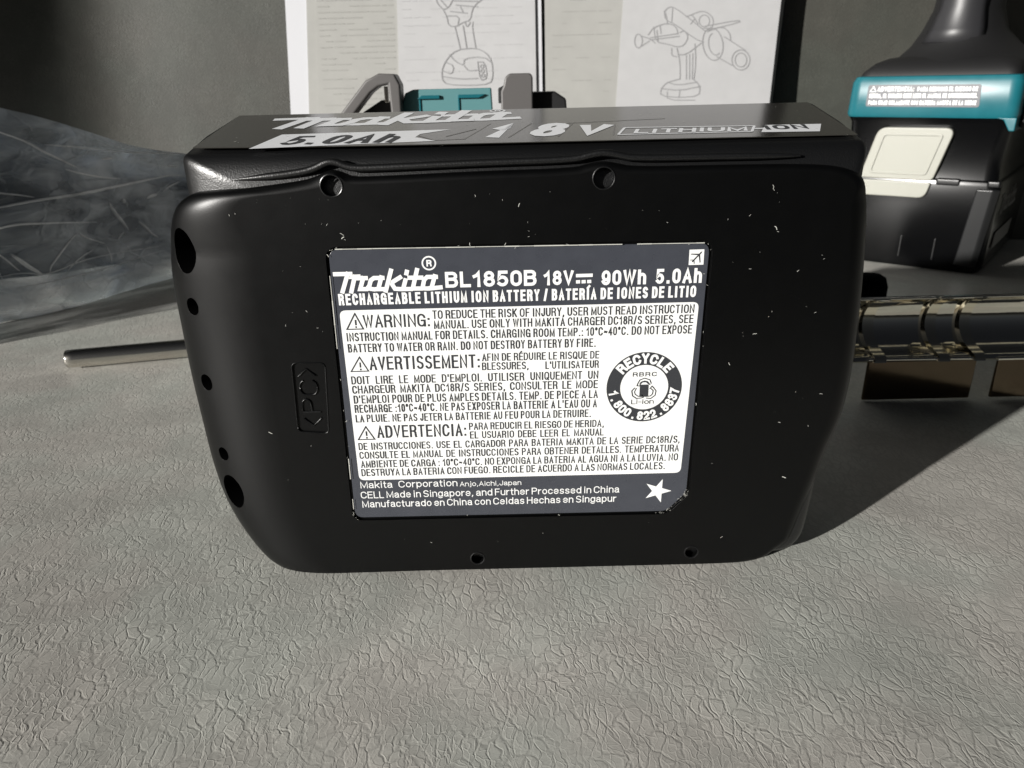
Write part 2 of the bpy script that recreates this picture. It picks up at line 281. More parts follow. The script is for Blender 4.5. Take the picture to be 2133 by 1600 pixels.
D={'plate': [(-5.536, 7.994), (-5.887, 7.836), (-6.106, 7.621), (-6.292, 7.252), (-6.439, 6.772), (-6.504, 6.205), (-6.506, 5.625), (-6.507, 4.822), (-6.497, 4.092), (-6.452, 3.228), (-6.405, 2.326), (-6.271, 1.52), (-5.989, 0.833), (-5.625, 0.242), (-5.324, -0.039), (-4.834, -0.195), (-3.941, -0.149), (-1.82, -0.072), (2.336, -0.14), (4.414, -0.086), (5.287, 0.014), (5.623, 0.252), (5.982, 0.514), (6.185, 1.35), (6.333, 1.984), (6.436, 2.599), (6.657, 3.3), (6.727, 4.288), (6.681, 5.469), (6.628, 6.308), (6.548, 7.023), (6.482, 7.541), (6.345, 7.964), (5.959, 8.162), (5.363, 8.248), (3.696, 8.262), (2.198, 8.264), (1.904, 8.335), (1.679, 8.372), (1.447, 8.337), (1.157, 8.264), (-0.467, 8.252), (-2.462, 8.199), (-2.751, 8.221), (-2.948, 8.321), (-3.114, 8.325), (-3.336, 8.217), (-3.638, 8.15), (-4.493, 8.076), (-5.051, 8.053)], 'hole': [(-3.046, 8.081), (1.673, 8.102), (-0.82, 0.283), (3.738, 0.314)], 'vent': [((-5.925, 6.946), 0.42), ((-5.917, 5.897), 0.17), ((-5.957, 4.351), 0.17), ((-5.875, 2.776), 0.15), ((-5.846, 1.881), 0.4)], 'label': [(-3.235, 6.965), (3.612, 6.923), (3.537, 1.76), (3.146, 1.333), (-3.324, 1.348)], 'panel': [(-3.164, 5.829), (3.497, 5.832), (3.387, 2.237), (-3.154, 2.235)], 'text': [('BL1850B', -1.173, 0.494, 6.216, 0.294, 0.2, 1), ('18V', 0.625, 1.169, 6.217, 0.268, 0.2, 1), ('90Wh', 1.679, 2.495, 6.193, 0.277, 0.2, 1), ('5.0Ah', 2.67, 3.513, 6.196, 0.277, 0.2, 1), ('RECHARGEABLE LITHIUM ION BATTERY / BATERÍA DE IONES DE LITIO', -3.154, 3.427, 5.928, 0.218, 0.19, 1), ('WARNING:', -2.746, -1.501, 5.482, 0.252, 0.13, 0), ('TO REDUCE THE RISK OF INJURY, USER MUST READ INSTRUCTION', -1.447, 3.415, 5.625, 0.167, 0.13, 0), ('MANUAL. USE ONLY WITH MAKITA CHARGER DC18R/S SERIES, SEE', -1.433, 3.41, 5.429, 0.168, 0.13, 0), ('INSTRUCTION MANUAL FOR DETAILS. CHARGING ROOM TEMP.: 10°C~40°C. DO NOT EXPOSE', -3.088, 3.398, 5.222, 0.171, 0.13, 0), ('BATTERY TO WATER OR RAIN. DO NOT DESTROY BATTERY BY FIRE.', -3.083, 1.599, 5.001, 0.172, 0.13, 0), ('AVERTISSEMENT:', -2.71, -0.602, 4.634, 0.273, 0.13, 0), ('AFIN DE RÉDUIRE LE RISQUE DE', -0.56, 1.668, 4.764, 0.155, 0.13, 0), ('BLESSURES,', -0.567, 0.323, 4.58, 0.157, 0.13, 0), ("L'UTILISATEUR", 0.644, 1.664, 4.573, 0.157, 0.13, 0), ("DOIT LIRE LE MODE D'EMPLOI. UTILISER UNIQUEMENT UN", -3.089, 1.659, 4.348, 0.169, 0.13, 0), ('CHARGEUR MAKITA DC18R/S SERIES, CONSULTER LE MODE', -3.091, 1.654, 4.152, 0.17, 0.13, 0), ("D'EMPLOI POUR DE PLUS AMPLES DETAILS. TEMP. DE PIECE A LA", -3.084, 1.659, 3.943, 0.173, 0.13, 0), ("RECHARGE :10°C~40°C. NE PAS EXPOSER LA BATTERIE A L'EAU OU A", -3.086, 1.645, 3.744, 0.174, 0.13, 0), ('LA PLUIE. NE PAS JETER LA BATTERIE AU FEU POUR LA DETRUIRE.', -3.088, 1.536, 3.538, 0.166, 0.13, 0), ('ADVERTENCIA:', -2.696, -0.924, 3.186, 0.274, 0.13, 0), ('PARA REDUCIR EL RIESGO DE HERIDA,', -0.871, 1.797, 3.317, 0.157, 0.13, 0), ('EL USUARIO DEBE LEER EL MANUAL', -0.86, 1.792, 3.125, 0.159, 0.13, 0), ('DE INSTRUCCIONES. USE EL CARGADOR PARA BATERIA MAKITA DE LA SERIE DC18R/S,', -3.093, 3.323, 2.926, 0.16, 0.13, 0), ('CONSULTE EL MANUAL DE INSTRUCCIONES PARA OBTENER DETALLES. TEMPERATURA', -3.095, 3.316, 2.726, 0.162, 0.13, 0), ('AMBIENTE DE CARGA : 10°C~40°C. NO EXPONGA LA BATERIA AL AGUA NI A LA LLUVIA. NO', -3.086, 3.31, 2.523, 0.164, 0.13, 0), ('DESTRUYA LA BATERIA CON FUEGO. RECICLE DE ACUERDO A LAS NORMAS LOCALES.', -3.095, 3.06, 2.329, 0.165, 0.13, 0), ('Makita  Corporation', -3.144, -1.201, 2.046, 0.157, 0.12, 1), ('Anjo,Aichi,Japan', -1.114, 0.142, 2.039, 0.112, 0.12, 1), ('CELL Made in Singapore, and Further Processed in China', -3.158, 2.152, 1.808, 0.159, 0.12, 1), ('Manufacturado en China con Celdas Hechas en Singapur', -3.15, 2.099, 1.59, 0.161, 0.12, 1)], 'dc': [(1.211, 6.384), (1.517, 6.386), (1.213, 6.268), (1.519, 6.27)], 'tri': [[(-3.061, 5.463), (-2.756, 5.465), (-2.886, 5.767)], [(-3.07, 4.615), (-2.739, 4.617), (-2.885, 4.904)], [(-3.08, 3.16), (-2.755, 3.162), (-2.909, 3.441)]], 'seal': (2.556, 4.143), 'reg': (-1.45, 6.678), 'plane': [(3.253, 6.531), (3.522, 6.533), (3.518, 6.813), (3.251, 6.811)], 'star': (2.94, 1.822), 'logo': [[(0.0186, 0.1666), (0.1612, 0.1661)], [(0.1364, 0.1666), (0.0713, -0.0013)], [(0.1498, 0.1371), (0.235, 0.1387)], [(0.1989, 0.1371), (0.1539, -0.0034)], [(0.2195, 0.1227), (0.3017, 0.1222)], [(0.2774, 0.1227), (0.2392, 0.0178), (0.3027, 0.0163), (0.3213, 0.0385)], [(0.4582, 0.1206), (0.3786, 0.1216), (0.3466, 0.0999), (0.3197, 0.0214), (0.374, 0.0116), (0.4215, 0.0189)], [(0.4478, 0.1253), (0.4101, 0.0132), (0.4731, 0.0121)], [(0.5434, 0.1872), (0.4804, -0.0023)], [(0.6229, 0.1211), (0.5537, 0.0808), (0.5408, 0.0612), (0.5671, 0.0127), (0.6167, 0.0085)], [(0.6715, 0.0917), (0.6441, 0.008), (0.7159, 0.007)], [(0.6911, 0.1728), (0.687, 0.1588)], [(0.7867, 0.1872), (0.7355, 0.0111), (0.8099, 0.0096)], [(0.7133, 0.116), (0.8228, 0.1144)], [(0.9602, 0.1185), (0.8781, 0.1196), (0.8487, 0.0932), (0.827, 0.0116), (0.8765, 0.008), (0.9153, 0.0152)], [(0.9499, 0.1247), (0.9122, 0.0096), (0.9985, 0.0163)]], 'logoat': (-3.198, 6.194, 1.936), 'top_back': [(-5.826, 3.768), (6.676, 3.998)], 't_logo': [(-4.81, 2.19), (0.2, 2.601), (-1.016, 3.496)], 't_ban': [(-4.535, 0.396), (-4.251, 1.571), (-1.055, 1.689), (-1.606, 1.324), (-1.669, 1.047), (-1.27, 0.69)], 't_50': [(-4.174, 0.694), (-1.808, 0.801), (-4.198, 1.368)], 't_1': [(-0.424, 0.901), (0.149, 2.007), (-0.415, 1.693)], 't_8': [(0.348, 0.979), (0.918, 0.98), (0.509, 2.082)], 't_v': [(1.254, 0.94), (1.575, 0.902), (1.349, 1.716), (1.966, 1.759)], 't_box1': [(2.032, 0.848), (2.236, 1.457), (4.646, 1.349), (4.454, 0.845)], 't_box2': [(4.601, 0.772), (4.861, 1.396), (5.91, 1.383), (5.643, 0.729)], 't_reg': (-0.172, 3.588), 't_line': [(1.203, 2.041), (3.132, 2.271), (-1.094, 1.069), (-0.574, 1.671)], 'm_pts': {'a': (-12.068, 14.177), 'b': (-12.299, 8.517), 'c': (-10.87, 14.151), 'c2': (-11.227, 8.494), 'd': (-10.337, 14.14), 'e': (-5.86, 14.043), 'e2': (-6.019, 9.026), 'g': (2.119, 13.871), 'g2': (2.129, 8.586), 'h': (2.306, 13.867), 'h2': (2.298, 8.841), 'i': (6.663, 13.773), 'i2': (6.339, 8.752), 'j': (15.9, 13.574), 'j2': (15.496, 8.289), 'l': (15.444, 13.584), 'l2': (15.102, 8.428)}, 'draw1': [[(-3.705, 13.997), (-3.618, 13.72), (-3.329, 13.437), (-3.024, 13.523), (-2.755, 13.976)], [(-3.505, 13.992), (-3.123, 13.571)], [(-3.329, 13.437), (-3.145, 13.064), (-3.064, 12.598), (-2.662, 12.543), (-2.25, 12.767), (-1.844, 12.851), (-1.723, 13.403), (-1.513, 13.674), (-1.103, 13.941)], [(-2.808, 13.886), (-1.308, 13.807)], [(-2.617, 13.652), (-1.417, 13.534)], [(-2.932, 13.337), (-2.031, 13.225)], [(-3.143, 13.11), (-2.439, 13.095), (-2.56, 12.587)], [(-2.37, 13.555), (-2.231, 13.275)], [(-2.713, 12.544), (-2.456, 11.367)], [(-1.696, 12.755), (-1.756, 12.477), (-1.591, 11.396)], [(-2.149, 12.764), (-2.039, 12.483), (-1.847, 12.758)], [(-2.257, 12.581), (-2.099, 11.407)], [(-2.456, 11.367), (-2.921, 11.189), (-3.348, 10.724), (-3.553, 10.253), (-3.544, 9.774), (-3.298, 9.528), (-1.863, 9.448), (-0.834, 9.521), (-0.669, 9.902), (-0.698, 10.666), (-0.989, 11.146), (-1.59, 11.424), (-2.456, 11.367)], [(-3.077, 11.098), (-2.737, 10.711), (-2.285, 10.511), (-2.271, 10.891), (-1.198, 10.962), (-0.699, 10.619)], [(-3.348, 10.724), (-2.847, 10.523), (-2.968, 10.048), (-3.471, 10.251)], [(-1.513, 10.684), (-1.106, 10.675), (-0.979, 9.813), (-1.394, 9.678), (-1.513, 10.684)], [(-1.174, 10.439), (-1.18, 10.412), (-1.194, 10.389), (-1.214, 10.37), (-1.24, 10.359), (-1.269, 10.355), (-1.297, 10.36), (-1.323, 10.373), (-1.342, 10.392), (-1.355, 10.416), (-1.358, 10.443), (-1.353, 10.469), (-1.339, 10.493), (-1.318, 10.511), (-1.292, 10.523), (-1.263, 10.526), (-1.235, 10.522), (-1.21, 10.509), (-1.19, 10.49), (-1.178, 10.465), (-1.174, 10.439)], [(-1.161, 10.2), (-1.167, 10.174), (-1.181, 10.15), (-1.202, 10.131), (-1.228, 10.12), (-1.256, 10.116), (-1.285, 10.121), (-1.31, 10.134), (-1.33, 10.153), (-1.342, 10.177), (-1.346, 10.204), (-1.34, 10.23), (-1.326, 10.254), (-1.305, 10.273), (-1.279, 10.284), (-1.251, 10.288), (-1.222, 10.283), (-1.197, 10.27), (-1.177, 10.251), (-1.165, 10.227), (-1.161, 10.2)], [(-1.138, 9.96), (-1.144, 9.934), (-1.158, 9.91), (-1.179, 9.891), (-1.205, 9.88), (-1.233, 9.876), (-1.262, 9.881), (-1.287, 9.894), (-1.307, 9.913), (-1.319, 9.938), (-1.323, 9.964), (-1.317, 9.991), (-1.303, 10.015), (-1.282, 10.033), (-1.256, 10.045), (-1.228, 10.048), (-1.199, 10.044), (-1.174, 10.031), (-1.154, 10.011), (-1.142, 9.987), (-1.138, 9.96)], [(-3.535, 9.965), (-2.466, 9.798), (-1.542, 9.825)], [(-2.285, 10.511), (-2.041, 10.219), (-1.528, 10.256)], [(-3.705, 13.997), (-3.979, 14.55), (-3.749, 15.18), (-2.748, 15.339), (-1.062, 15.213), (0.024, 14.918), (0.208, 14.278), (-0.202, 13.921), (-1.103, 13.941)], [(-3.979, 14.55), (-4.572, 14.654), (-4.554, 15.016), (-3.803, 15.091)]], 'draw2': [[(7.746, 11.585), (7.738, 11.473), (7.709, 11.373), (7.663, 11.293), (7.605, 11.243), (7.539, 11.227), (7.473, 11.246), (7.412, 11.299), (7.364, 11.38), (7.332, 11.482), (7.32, 11.594), (7.328, 11.705), (7.357, 11.805), (7.403, 11.884), (7.461, 11.934), (7.527, 11.95), (7.593, 11.931), (7.653, 11.879), (7.702, 11.798), (7.734, 11.697), (7.746, 11.585)], [(7.73, 11.826), (8.206, 11.684), (8.471, 11.459)], [(7.715, 11.322), (8.149, 11.576)], [(8.205, 11.739), (9.737, 11.924)], [(8.207, 11.629), (9.8, 11.781)], [(8.083, 11.906), (8.37, 12.281), (9.132, 12.481), (9.608, 12.308), (9.737, 11.924)], [(8.37, 12.281), (8.505, 11.513), (9.16, 11.389)], [(9.132, 12.481), (9.063, 12.862), (8.94, 13.08), (9.227, 13.321), (9.582, 13.228), (10.302, 12.727), (11.271, 12.0)], [(8.94, 13.08), (9.01, 12.647), (9.546, 12.418), (10.693, 11.63), (11.173, 11.455)], [(9.406, 13.231), (9.366, 12.53)], [(9.16, 11.389), (9.758, 11.211), (10.111, 11.314), (10.334, 11.747), (10.087, 12.08), (9.854, 11.976)], [(8.551, 12.113), (8.623, 11.566)], [(8.723, 12.327), (8.791, 11.945)], [(10.473, 12.885), (11.112, 13.087), (11.593, 12.807), (11.724, 12.479), (11.619, 12.156), (11.146, 12.166)], [(11.486, 12.539), (11.475, 12.445), (11.436, 12.361), (11.374, 12.295), (11.293, 12.254), (11.202, 12.241), (11.111, 12.258), (11.027, 12.303), (10.959, 12.372), (10.914, 12.457), (10.896, 12.551), (10.907, 12.645), (10.946, 12.729), (11.009, 12.794), (11.089, 12.835), (11.18, 12.848), (11.271, 12.831), (11.355, 12.787), (11.423, 12.718), (11.468, 12.633), (11.486, 12.539)], [(10.657, 12.665), (10.43, 12.399)], [(10.183, 12.783), (10.473, 12.885), (10.657, 12.665), (10.843, 12.39)], [(11.26, 12.272), (13.134, 12.557), (13.199, 12.426), (11.386, 12.074)], [(12.272, 11.395), (12.295, 11.128), (12.262, 10.881), (12.174, 10.678), (12.04, 10.539), (11.874, 10.478), (11.692, 10.501), (11.512, 10.605), (11.351, 10.782), (11.227, 11.012), (11.149, 11.272), (11.127, 11.539), (11.162, 11.784), (11.251, 11.985), (11.384, 12.122), (11.549, 12.182), (11.729, 12.159), (11.908, 12.056), (12.068, 11.882), (12.193, 11.654), (12.272, 11.395)], [(11.389, 11.997), (12.205, 12.252), (12.633, 11.916), (12.709, 11.531)], [(12.1, 10.857), (12.052, 10.809), (11.998, 10.777), (11.939, 10.761), (11.876, 10.763), (11.812, 10.783), (11.748, 10.819), (11.687, 10.87), (11.63, 10.936), (11.58, 11.013), (11.537, 11.101), (11.503, 11.195), (11.479, 11.293), (11.465, 11.392), (11.463, 11.489), (11.472, 11.582), (11.491, 11.666), (11.521, 11.741), (11.56, 11.803), (11.608, 11.85), (11.662, 11.882)], [(12.347, 11.703), (13.567, 10.963)], [(11.975, 10.666), (12.83, 10.204)], [(13.843, 10.459), (13.826, 10.295), (13.761, 10.148), (13.653, 10.032), (13.514, 9.959), (13.356, 9.936), (13.196, 9.966), (13.049, 10.045), (12.93, 10.166), (12.85, 10.316), (12.817, 10.482), (12.835, 10.646), (12.9, 10.792), (13.008, 10.907), (13.147, 10.979), (13.304, 11.002), (13.463, 10.972), (13.61, 10.894), (13.729, 10.774), (13.809, 10.624), (13.843, 10.459)], [(13.664, 10.463), (13.653, 10.35), (13.611, 10.249), (13.541, 10.169), (13.45, 10.119), (13.348, 10.103), (13.244, 10.124), (13.148, 10.178), (13.07, 10.261), (13.018, 10.364), (12.996, 10.478), (13.007, 10.591), (13.05, 10.691), (13.119, 10.771), (13.21, 10.82), (13.312, 10.836), (13.416, 10.816), (13.511, 10.762), (13.589, 10.68), (13.642, 10.577), (13.664, 10.463)], [(9.7, 11.158), (9.9, 10.435), (9.926, 9.542)], [(10.702, 11.356), (10.794, 10.415), (10.707, 9.469)], [(9.403, 11.164), (9.414, 10.778), (9.713, 10.716)], [(10.247, 10.759), (10.286, 9.534)], [(10.424, 10.811), (10.466, 9.53)], [(10.6, 10.862), (10.621, 9.527)], [(9.769, 10.825), (10.245, 10.815), (11.056, 11.403)], [(9.926, 9.542), (9.212, 9.389), (8.86, 9.06), (8.845, 8.665), (9.956, 8.55), (11.037, 8.616), (11.081, 9.067), (10.891, 9.352), (10.707, 9.469)], [(8.86, 9.06), (9.945, 8.923), (11.079, 9.123)], [(9.212, 9.389), (9.816, 9.208), (10.891, 9.352)], [(9.945, 8.923), (9.896, 8.551)], [(9.225, 8.883), (9.237, 8.429), (10.804, 8.395)]], 'm_lines1': [(-10.228, 13.844, -5.958, 13.752), (-10.247, 13.624, -5.971, 13.531), (-10.265, 13.403, -5.984, 13.31), (-10.284, 13.182, -5.997, 13.089), (-10.302, 12.96, -6.01, 12.867), (-10.321, 12.738, -6.024, 12.644), (-10.34, 12.515, -6.037, 12.421), (-10.359, 12.291, -6.05, 12.197), (-10.377, 12.067, -6.064, 11.973), (-10.396, 11.842, -6.077, 11.748), (-10.415, 11.617, -6.09, 11.523), (-10.434, 11.391, -6.104, 11.297), (-10.453, 11.165, -6.117, 11.07), (-10.472, 10.938, -6.131, 10.843), (-10.491, 10.711, -6.145, 10.615), (-10.51, 10.483, -6.158, 10.387), (-10.529, 10.254, -6.172, 10.158), (-10.548, 10.025, -6.185, 9.928), (-10.568, 9.795, -6.199, 9.698), (-10.587, 9.564, -6.213, 9.468), (-10.606, 9.333, -6.227, 9.236), (-10.626, 9.102, -6.24, 9.005), (-10.645, 8.87, -6.254, 8.772), (-10.665, 8.637, -6.268, 8.539), (-10.684, 8.403, -6.282, 8.306)], 'm_lines2': [(-5.699, 13.599, 0.989, 13.455), (-5.718, 13.28, 0.982, 13.135), (-5.736, 12.96, 0.976, 12.814), (-5.755, 12.638, 0.969, 12.492), (-5.774, 12.316, 0.963, 12.169), (-5.792, 11.992, 0.956, 11.845), (-5.811, 11.667, 0.95, 11.519), (-5.83, 11.341, 0.943, 11.193), (-5.849, 11.014, 0.937, 10.865), (-5.868, 10.685, 0.93, 10.536), (-5.887, 10.355, 0.923, 10.206)], 'm_lines3': [(2.461, 13.423, 6.347, 13.339), (2.457, 13.029, 6.351, 12.945), (2.452, 12.634, 6.355, 12.549), (2.447, 12.237, 6.359, 12.151), (2.443, 11.838, 6.363, 11.752), (2.438, 11.437, 6.367, 11.351), (2.433, 11.034, 6.371, 10.948), (2.428, 10.63, 6.375, 10.543), (2.424, 10.224, 6.379, 10.137), (2.419, 9.815, 6.384, 9.728), (2.414, 9.406, 6.388, 9.318), (2.409, 8.994, 6.392, 8.906)], 'bag': [[-24.66, 26.98, -24.12, 30.98, 10.47], [-24.2, 29.47, -23.9, 33.47, 9.84], [-23.12, 32.21, -23.07, 36.21, 8.97], [-22.16, 32.79, -22.18, 36.79, 8.66], [-21.34, 33.71, -21.46, 37.71, 8.24], [-20.4, 35.41, -20.65, 39.41, 7.56], [-19.63, 37.3, -20.0, 41.3, 6.86], [-18.87, 38.97, -19.28, 42.97, 6.43], [-17.95, 40.57, -18.38, 44.57, 6.11], [-16.92, 42.16, -17.4, 46.16, 5.53], [-15.47, 43.71, -15.98, 47.71, 4.91]], 'crease': [([(0.5848, 0.6151), (0.5938, 0.5555), (0.6109, 0.4825), (0.6292, 0.4163)], 1.6), ([(0.663, 0.4751), (0.6917, 0.4142), (0.7281, 0.3468)], 1.2), ([(0.2, 0.5141), (0.3719, 0.5784), (0.5, 0.6417), (0.5938, 0.719), (0.7229, 0.8015), (0.7854, 0.83)], 1.3), ([(0.2, 0.3988), (0.2677, 0.4418), (0.3458, 0.473), (0.4453, 0.4792), (0.5446, 0.4824)], 0.9), ([(0.3302, 0.3374), (0.3667, 0.2808), (0.4062, 0.2117)], 1.8), ([(0.2625, 0.366), (0.3042, 0.317), (0.3406, 0.242)], 0.8), ([(0.5, 0.4217), (0.4688, 0.3546), (0.4453, 0.2744), (0.4277, 0.2213)], 0.8), ([(0.5, 0.4217), (0.5268, 0.3867), (0.567, 0.3416)], 0.6), ([(0.5692, 0.3313), (0.5826, 0.2729), (0.5857, 0.2164)], 0.6), ([(0.6188, 0.4079), (0.6005, 0.36)], 0.8), ([(0.2, 0.245), (0.2521, 0.2263)], 1.2), ([(0.3979, 0.8775), (0.4844, 0.9107), (0.6188, 0.9624), (0.7906, 1.0027)], 1.0), ([(0.4609, 0.7737), (0.5268, 0.7542), (0.6031, 0.7711)], 0.9), ([(0.2, 0.9161), (0.3563, 0.8639), (0.4453, 0.8263), (0.4922, 0.7954)], 1.0), ([(0.2521, 0.2191), (0.3563, 0.236), (0.418, 0.204), (0.5268, 0.2798), (0.7333, 0.2748)], 0.5), ([(0.6917, 0.6403), (0.7073, 0.6629), (0.7229, 0.6679)], 1.6), ([(0.2, 0.6085), (0.3042, 0.612), (0.3979, 0.6089)], 0.6), ([(0.5446, 0.8798), (0.5714, 0.8996)], 1.4), ([(0.7333, 0.8877), (0.7646, 0.8884)], 1.0), ([(0.2677, 0.3623), (0.2573, 0.2834), (0.2833, 0.2088)], 0.5), ([(0.4727, 0.2155), (0.5, 0.278), (0.5357, 0.3149)], 0.5), ([(0.6188, 0.6389), (0.6318, 0.6126)], 1.8), ([(0.7385, 0.6848), (0.7542, 0.732), (0.7906, 0.7813)], 0.7), ([(0.3302, 0.1646), (0.4844, 0.1764), (0.7385, 0.2376)], 0.5)], 'pc': [(-4.17, 4.82), (-3.552, 4.804), (-3.65, 3.334), (-4.231, 3.392)], 'spec': [(-4.887, 7.606), (-4.783, 7.629), (-5.485, 7.703), (-2.964, 7.164), (-2.923, 7.223), (-2.899, 7.137), (4.624, 7.856), (4.653, 7.823), (4.773, 7.144), (4.812, 7.101), (5.652, 6.658), (5.68, 6.587), (5.229, 6.377), (4.852, 5.614), (4.799, 5.522), (4.547, 5.189), (5.279, 3.333), (6.242, 3.433), (5.843, 3.234), (5.534, 2.079), (5.975, 3.934), (4.169, 4.58), (4.013, 2.453), (1.766, 8.348), (2.01, 8.422), (3.205, 8.395), (-4.186, 5.557), (-3.584, 5.514), (-5.007, 4.013), (-5.57, 4.531), (-3.209, 7.399), (-3.75, 5.825), (-1.766, 0.712), (0.567, 0.886), (4.323, 0.662), (0.187, 7.654), (-0.563, 7.837), (4.253, 7.393), (5.684, 5.593), (4.349, 6.442), (0.35, 7.231), (-4.82, 3.386), (-4.591, 2.296)]}


# ------------------------------------------------ materials
def leather(name, col, crease, sc=1.0, rough=.5):
    m = bpy.data.materials.new(name); m.use_nodes = True; t = m.node_tree; p = t.nodes['Principled BSDF']
    N = t.nodes.new; Lk = t.links.new
    tc = N('ShaderNodeTexCoord'); P = tc.outputs['Object']
    nz = N('ShaderNodeTexNoise'); nz.inputs['Scale'].default_value = .9*sc; nz.inputs['Detail'].default_value = 3
    Lk(P, nz.inputs['Vector'])
    sub = N('ShaderNodeVectorMath'); sub.operation = 'SUBTRACT'; Lk(nz.outputs['Color'], sub.inputs[0]); sub.inputs[1].default_value = (.5, .5, .5)
    scl = N('ShaderNodeVectorMath'); scl.operation = 'SCALE'; scl.inputs['Scale'].default_value = .8/sc; Lk(sub.outputs[0], scl.inputs[0])
    add = N('ShaderNodeVectorMath'); add.operation = 'ADD'; Lk(P, add.inputs[0]); Lk(scl.outputs[0], add.inputs[1])
    h = None
    def grain(scale, sx, sy, lo, hi, amt, ang):
        nonlocal h
        mp = N('ShaderNodeMapping'); mp.inputs['Rotation'].default_value = (0, 0, R(ang)); mp.inputs['Scale'].default_value = (sx, sy, 1); Lk(add.outputs[0], mp.inputs['Vector'])
        vo = N('ShaderNodeTexVoronoi'); vo.feature = 'DISTANCE_TO_EDGE'; vo.inputs['Scale'].default_value = scale*sc; Lk(mp.outputs[0], vo.inputs['Vector'])
        mr = N('ShaderNodeMapRange'); mr.interpolation_type = 'SMOOTHSTEP'; mr.inputs['From Min'].default_value = lo; mr.inputs['From Max'].default_value = hi
        Lk(vo.outputs[0], mr.inputs['Value'])
        # creases come and go
        n2 = N('ShaderNodeTexNoise'); n2.inputs['Scale'].default_value = .5*sc+scale*.05; n2.inputs['Detail'].default_value = 2
        o2 = N('ShaderNodeVectorMath'); o2.operation = 'ADD'; o2.inputs[1].default_value = (ang, scale, 0); Lk(P, o2.inputs[0]); Lk(o2.outputs[0], n2.inputs['Vector'])
        r2 = N('ShaderNodeMapRange'); r2.inputs['From Min'].default_value = .3; r2.inputs['From Max'].default_value = .65; r2.inputs['To Min'].default_value = .25; r2.inputs['To Max'].default_value = 1
        Lk(n2.outputs[0], r2.inputs['Value'])
        a = N('ShaderNodeMath'); a.operation = 'MULTIPLY'; Lk(mr.outputs[0], a.inputs[0]); Lk(r2.outputs[0], a.inputs[1])
        b = N('ShaderNodeMath'); b.operation = 'MULTIPLY'; b.inputs[1].default_value = amt; Lk(a.outputs[0], b.inputs[0])
        if h is None: h = b.outputs[0]
        else:
            s = N('ShaderNodeMath'); s.operation = 'ADD'; Lk(h, s.inputs[0]); Lk(b.outputs[0], s.inputs[1]); h = s.outputs[0]
    grain(2.3, 1.35, .62, 0, .13, 1.0, 6)
    grain(3.9, 1.2, .75, 0, .10, -.55, -24)   # fine ridges between the creases
    grain(7.5, 1., 1., 0, .2, .16, 40)
    f = N('ShaderNodeTexNoise'); f.inputs['Scale'].default_value = 26*sc; f.inputs['Detail'].default_value = 4; Lk(P, f.inputs['Vector'])
    fm = N('ShaderNodeMath'); fm.operation = 'MULTIPLY'; fm.inputs[1].default_value = .22; Lk(f.outputs[0], fm.inputs[0])
    s = N('ShaderNodeMath'); s.operation = 'ADD'; Lk(h, s.inputs[0]); Lk(fm.outputs[0], s.inputs[1])
    b = N('ShaderNodeBump'); b.inputs['Strength'].default_value = 1; b.inputs['Distance'].default_value = crease; Lk(s.outputs[0], b.inputs['Height']); Lk(b.outputs[0], p.inputs['Normal'])
    # colour: shade painted into the creases, blotches
    n3 = N('ShaderNodeTexNoise'); n3.inputs['Scale'].default_value = .35; n3.inputs['Detail'].default_value = 6; Lk(P, n3.inputs['Vector'])
    r3 = N('ShaderNodeMapRange'); r3.inputs['From Min'].default_value = .3; r3.inputs['From Max'].default_value = .7; r3.inputs['To Min'].default_value = .9; r3.inputs['To Max'].default_value = 1.1; Lk(n3.outputs[0], r3.inputs['Value'])
    n4 = N('ShaderNodeTexNoise'); n4.inputs['Scale'].default_value = .22; n4.inputs['Detail'].default_value = 3; Lk(add.outputs[0], n4.inputs['Vector'])
    mc = N('ShaderNodeMix'); mc.data_type = 'RGBA'; mc.inputs['A'].default_value = (col[0]*1.02, col[1]*.99, col[2]*.985, 1); mc.inputs['B'].default_value = (col[0]*.985, col[1]*1.01, col[2]*1.0, 1)
    r4 = N('ShaderNodeMapRange'); r4.inputs['From Min'].default_value = .42; r4.inputs['From Max'].default_value = .58; Lk(n4.outputs[0], r4.inputs['Value']); Lk(r4.outputs[0], mc.inputs['Factor'])
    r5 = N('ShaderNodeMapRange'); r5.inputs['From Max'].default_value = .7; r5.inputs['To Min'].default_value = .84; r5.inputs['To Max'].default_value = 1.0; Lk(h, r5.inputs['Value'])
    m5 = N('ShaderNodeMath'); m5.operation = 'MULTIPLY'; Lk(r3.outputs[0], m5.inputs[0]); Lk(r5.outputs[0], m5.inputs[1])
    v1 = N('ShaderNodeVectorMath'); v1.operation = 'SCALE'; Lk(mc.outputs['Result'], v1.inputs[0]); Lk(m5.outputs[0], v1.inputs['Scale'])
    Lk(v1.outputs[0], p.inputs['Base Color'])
    p.inputs['Roughness'].default_value = rough; p.inputs['Specular IOR Level'].default_value = .5
    return m

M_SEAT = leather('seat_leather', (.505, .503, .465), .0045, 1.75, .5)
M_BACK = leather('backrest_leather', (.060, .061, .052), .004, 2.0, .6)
M_BLACK = mat('black_plastic', (.001, .0011, .0012), .37, spec=.32, bump=.3, bscale=60, bdist=.0035, var=.03, noise_scale=3)
M_GLOSS = mat('glossy_black_plastic', (.0022, .0024, .0028), .33, spec=.5, bump=.5, bscale=34, bdist=.004)
M_SHELL = mat('grained_black_plastic', (.0025, .0027, .003), .38, spec=.9, bump=1, bscale=34, bdist=.005)
M_DRIVER = mat('driver_black_plastic', (.002, .0021, .0024), .2, spec=.3, bump=.2, bscale=30, bdist=.003)
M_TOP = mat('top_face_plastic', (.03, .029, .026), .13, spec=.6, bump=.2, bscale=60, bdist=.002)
M_LABEL = mat('label_film', (.05, .054, .066), .28, coat=.3, var=.06, noise_scale=3)
